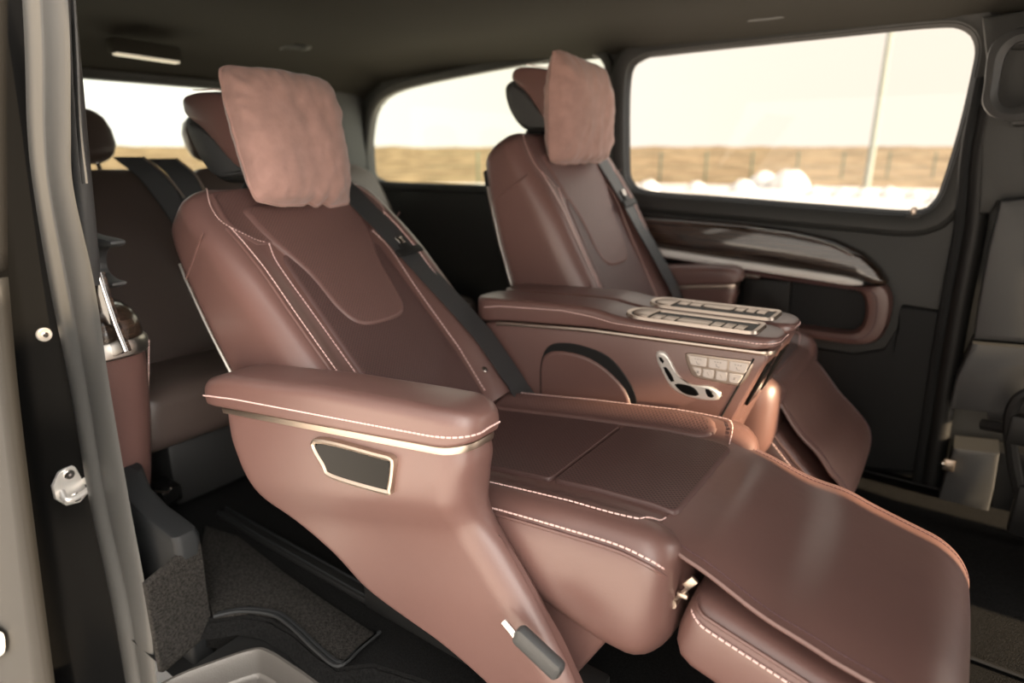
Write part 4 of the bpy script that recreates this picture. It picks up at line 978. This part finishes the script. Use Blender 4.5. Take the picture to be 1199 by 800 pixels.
# window catch
wc = thing('window_catch', 'small brass window catch at the lower front corner of the side window', 'catch', atY(1070, 250, WY - .03))
q = atY(1070, 247, WY - .035); mb = MB(); mb.box(q, (.018, .03, .028), .006); mb.build('knob', M['rose'], wc)
mb = MB(); mb.box(q + A(0, .012, -.02), (.05, .012, .02), .005); mb.build('base', M['trim'], wc)

# forward pillar with its covers
fp = thing('pillar_trim', 'charcoal plastic pillar cover with a ledge, on the far side by the right border', 'pillar trim', (.25, 2.6, 0))
PZ = 2.66
def pxpanel(pts, Y, t0, t1, bev, name, m, parent, sm=True):
    P = pxs(pts, Y); P = resample(spline(P, 5, True), .02, True) if sm else np.vstack([resample(np.array([P[i], P[(i + 1) % len(P)]]), .02)[:-1] for i in range(len(P))])
    g = MB(); g.prism(P, lambda a, b, t: A(a, Y + t, b), t1, t0, bev); return g.build(name, m, parent, sharp=35)
pxpanel([(1172, 235), (1215, 230), (1240, 232), (1240, 410), (1215, 402), (1140, 396), (1145, 360), (1158, 290)], PZ, -.02, .10, .009, 'upper_cover', M['gry2'], fp, False)
pxpanel([(1139, 398), (1215, 404), (1240, 412), (1240, 492), (1157, 488), (1155, 478), (1112, 474), (1120, 440)], PZ, -.05, .10, .009, 'lower_cover', M['gry2'], fp, False)
pxpanel([(1117, 520), (1170, 526), (1163, 570), (1154, 606), (1094, 596), (1105, 560)], PZ, -.04, .10, .009, 'foot_cover', M['gry2'], fp, False)
pxpanel([(1168, 528), (1240, 535), (1240, 640), (1160, 600)], PZ, .0, .10, .009, 'side_cover', M['gry'], fp, False)
pxpanel([(1150, 20), (1240, 5), (1240, 240), (1168, 236), (1160, 250), (1146, 250), (1150, 160), (1160, 110)], PZ + .04, -.0, .10, .009, 'top_cover', M['trim'], fp, False)
lc = thing('floor_latch', 'small metal catch on the lower pillar cover by the right border', 'catch', atY(1110, 545, PZ - .06))
q = atY(1111, 545, PZ - .055); mb = MB(); mb.box(q, (.035, .012, .045), .005); mb.build('plate', M['rose'], lc)
mb = MB(); mb.box(q + A(-.018, -.006, .004), (.014, .016, .014), .004); mb.build('tongue', M['chrome'], lc)
# door aperture post: dark seal between window panel and pillar
ps = thing('door_seal', 'black door seal between the far window panel and the pillar cover', 'seal', (.05, 2.74, 0))
mb = MB(); trk = spline([atY(x, y, 2.74) for x, y in ((1168, 90), (1150, 180), (1143, 260), (1128, 340), (1112, 430), (1098, 520), (1086, 590))], 6); mb.tube(trk, .035, 10); mb.build('bead', M['blk'], ps)
mb = MB(); mb.tube([p + A(-.045, .0, 0) for p in trk], .018, 8); mb.build('lip', M['gry'], ps)
# small pillar block beside window, grab handle
gh = thing('grab_handle', 'dark grey upright grab handle on the pillar at the top right', 'handle', atY(1180, 90, 2.55))
mb = MB(); hp_ = pxs([(1152, 100), (1158, 58), (1178, 38), (1215, 34), (1222, 60), (1222, 130), (1200, 142), (1164, 138), (1150, 122)], 2.56)
hi_ = pxs([(1170, 100), (1178, 66), (1192, 50), (1206, 52), (1208, 70), (1206, 112), (1196, 124), (1178, 126), (1169, 116)], 2.56)
O2 = resample(spline(hp_, 6, True), .01, True); I2 = resample(spline(hi_, 6, True), .01, True); c2 = hi_.mean(0); an2 = np.linspace(-math.pi, math.pi, 60, endpoint=False)
O3 = [poly_ray(O2, c2, t) for t in an2]; I3 = [poly_ray(I2, c2, t) for t in an2]
mb.grid(np.array([[A(*(o + (i - o) * k), 0)[[0, 2, 1]] + A(0, 2.56 + t, 0) for o, i in zip(O3, I3)] for k, t in ((0, .02), (0.05, -.012), (.5, -.024), (.95, -.012), (1, .02), (.5, .03))]), True, True); mb.build('grip', M['gry2'], gh)
for y_ in (45, 138): mb = MB(); mb.box(atY(1200, y_, 2.64), (.06, .14, .05), .01); mb.build('mount', M['trim'], gh)
# front seat runner at the right border
fr = thing('seat_runner', 'black front seat runner with exposed mechanism at the right border', 'rail', (.45, 2.35, 0))
mb = MB(); mb.tube(spline([atY(x, y, 2.45) for x, y in ((1215, 455), (1190, 470), (1182, 500), (1190, 560), (1210, 640))], 6), .018, 8); mb.build('frame', M['blk'], fr)
for q_, z_ in ((atY(1205, 505, 2.45), .10), (atY(1210, 600, 2.45), .18)): mb = MB(); mb.box(q_, (.11, .05, z_), .012); mb.build('mechanism', M['blk'], fr)
mb = MB(); mb.tube([atY(1150, 497, 2.56), atY(1205, 507, 2.5)], .02, 8); mb.build('crossbar', M['blk'], fr)

# ------------------------------------------------------------------ headliner fittings
def atC(x, y): return atZ(x, y, 1.755)
def lampbox(name, label, cat, px, sx_, sy_, parts):
    c = atC(*px); t = thing(name, label, cat, c)
    return t, c
t, c = lampbox('ceiling_lamp', 'pale strip reading lamp in the headliner above the rear bench', 'lamp', (170, 66), 0, 0, 0)
d0, d1 = atX(133, 59, -2.93), atX(208, 70, -2.93); dv = nrm(d1 - d0); Lh = np.linalg.norm(d1 - d0) / 2; mid = (d0 + d1) / 2; pv = A(-dv[1], dv[0], 0); MMc = np.stack([dv, pv, uz], 1)
mb = MB(); mb.box(mid + A(-.01, 0, .02), (Lh * 2.15, .07, .06), .012, MMc); mb.build('housing', M['head'], t)
mb = MB(); mb.box(mid + A(0, 0, -.010), (Lh * 2, .04, .014), .005, MMc); mb.build('lens', M['lamp'], t)
for nm, lb, px, ln_, lit in (('air_vent', 'oval air vent with a bright lens, in the headliner above the far headrest', (568, 60), .20, 1), ('air_vent', 'plain slatted air vent beside the one with the bright lens', (640, 48), .24, 0), ('air_vent', 'round closed air vent in the headliner above the near pillow', (345, 52), .20, 0)):
    c = atZ(px[0], px[1], 1.755); t = thing(nm, lb, 'vent', c)
    mb = MB(); mb.loft([[c + A(math.cos(a) * r * ln_ * .5, math.sin(a) * r * ln_ * .32, h) for a in np.linspace(0, 6.2832, 28, endpoint=False)] for r, h in ((1.0, .01), (1.0, -.014), (.9, -.022), (.75, -.020), (.7, -.008))]); mb.build('bezel', M['trim'], t)
    for k in (-1, 0, 1):
        mb = MB(); mb.box(c + A(0, k * ln_ * .10, -.014), (ln_ * (.62 - .12 * abs(k)), .008, .012), .003); mb.build('slat', M['blk'], t)
    if lit:
        mb = MB(); mb.box(c + A(.0, -.01, -.026), (.06, .018, .010), .004); mb.build('lens', M['lamp'], t)
gh2 = thing('assist_grip', 'dark folding handle with bright insert above the large side window', 'handle', atY(885, 12, 2.66))
pa = [atY(x, y, 2.66) for x, y in ((842, 12), (858, 20), (900, 18), (945, 10))]
mb = MB(); mb.tube(spline(pa, 6), .016, 8); mb.build('grip', M['trim'], gh2)
mb = MB(); mb.box(atY(888, 7, 2.69), (.34, .04, .05), .012); mb.build('base', M['blk'], gh2)
mb = MB(); mb.box(atY(890, 9, 2.665), (.07, .012, .010), .004); mb.build('insert', M['lamp'], gh2)

# ------------------------------------------------------------------ outside
GZ = -.62
mb = MB(); mb.grid([[(x, y, GZ) for x in np.linspace(-150, 150, 8)] for y in np.linspace(-120, 8, 8)])
struct(mb.build('ground', M['snowy']), 'pale snowy gravel beside the van', 'ground')
mb = MB(); mb.grid([[(x, y, GZ) for x in np.linspace(-150, 150, 8)] for y in np.linspace(8, 44, 4)])
struct(mb.build('ground', M['yard']), 'trodden snow between the van and the field', 'ground')
def hz(x, y):
    d = math.hypot(x, y); return GZ + sst(42, 120, d) * 3.0
mb = MB(); rg = []
for i, d in enumerate(list(np.linspace(40, 130, 26)) + [170, 240]):
    rr3 = []
    for a in np.linspace(-15, 240, 150):
        x, y = d * math.cos(math.radians(a)), d * math.sin(math.radians(a))
        n_ = noise.noise(Vector((x * .22, y * .22, 0))) * .35 + noise.noise(Vector((x * .8, y * .8, 2))) * .30
        rr3.append((x, y, GZ - .05 + sst(40, 46, d) * .35 + sst(44, 125, d) * 2.35 + n_ * sst(41, 60, d) * (1.0 if d < 140 else .3)))
    rg.append(rr3)
mb.grid(rg); tag(mb.build('dry_grass_field', M['dry'], sharp=0), 'brown dry grass field beyond the yard', 'field', kind='stuff')
# snow heaps along the field edge
hx = [(760, 222, .5), (815, 223, .45), (868, 224, .55), (893, 219, .8), (921, 221, .95), (956, 229, .42), (984, 231, .40), (1013, 232, .40), (1041, 231, .45), (1073, 232, .36), (1098, 238, .40)]
lab = ['low snow ridge at the left end of the window view', 'second low snow ridge from the left end of the window view', 'rounded snow heap just left of the two tallest heaps', 'tall snow heap left of the tallest one', 'tallest snow heap at the middle of the window view', 'flat snow heap just right of the tallest heap', 'flat snow heap left of the lamp pole', 'snow heap in front of the lamp pole foot', 'snow heap right of the lamp pole', 'snow heap near the window corner', 'snow heap nearest the front window corner']
for k, (x, y, sz) in enumerate(hx):
    q = atZ(x, y, GZ); d = np.hypot(q[0], q[1])
    m = MB(); rr_ = []
    for i in range(9):
        t = i / 8 * math.pi / 2
        rr_.append([(q[0] + 1.15 * sz * math.cos(t) * math.cos(a) * (1 + .25 * noise.noise(Vector((math.cos(a) * 2, math.sin(a) * 2, k)))), q[1] + .9 * sz * math.cos(t) * math.sin(a), GZ - .02 + .95 * sz * math.sin(t) * (1 + .3 * noise.noise(Vector((math.cos(a) * 1.5 + k, math.sin(a) * 1.5, t))))) for a in np.linspace(0, 6.2832, 24, endpoint=False)])
    m.loft(rr_, False, True); o = m.build('snow_heap', M['snow'], sharp=0); tag(o, lab[k], 'snow heap', 'snow heaps along the yard edge'); rebase(o, (q[0], q[1], GZ))
fe_ = thing('fence', 'thin green wire fence posts in front of the dry field', 'fence', atZ(860, 217, GZ))
pb0, pb1 = atZ(742, 214, GZ), atZ(1120, 216, GZ)
dirv = (pb1 - pb0)
for x in range(560, 1110, 53):
    p = atZ(x, 214.5, GZ); m = MB(); m.box((p[0], p[1], GZ + .95), (.10, .10, 1.9), .01); m.build('post', M['green'], fe_)
m = MB(); pL, pR = atZ(430, 214.5, GZ), atZ(1115, 214.5, GZ)
pls = [atZ(x, 214.5, GZ) for x in range(500, 1116, 53)]
for h in (.3, 1.0, 1.75): m.tube([A(p[0], p[1], GZ + h) for p in pls], .012, 4)
m.build('wire', M['green'], fe_)
pl = thing('lamp_pole', 'tall pale metal pole standing at the field edge', 'pole', atZ(1014, 222, GZ))
q = atZ(1014, 222, GZ); m = MB(); m.loft([[(q[0] + r * math.cos(a), q[1] + r * math.sin(a), z) for a in np.linspace(0, 6.2832, 14, endpoint=False)] for r, z in ((.17, GZ), (.16, GZ + 2.5), (.12, GZ + 9), (.09, GZ + 14))]); m.build('shaft', M['pole'], pl)
m = MB(); m.loft([[(q[0] + r * math.cos(a), q[1] + r * math.sin(a), z) for a in np.linspace(0, 6.2832, 14, endpoint=False)] for r, z in ((.30, GZ), (.30, GZ + .08), (.2, GZ + .12))]); m.build('base_flange', M['pole'], pl)
for o in list(bpy.data.objects):
    if 'org' in o: del o['org']
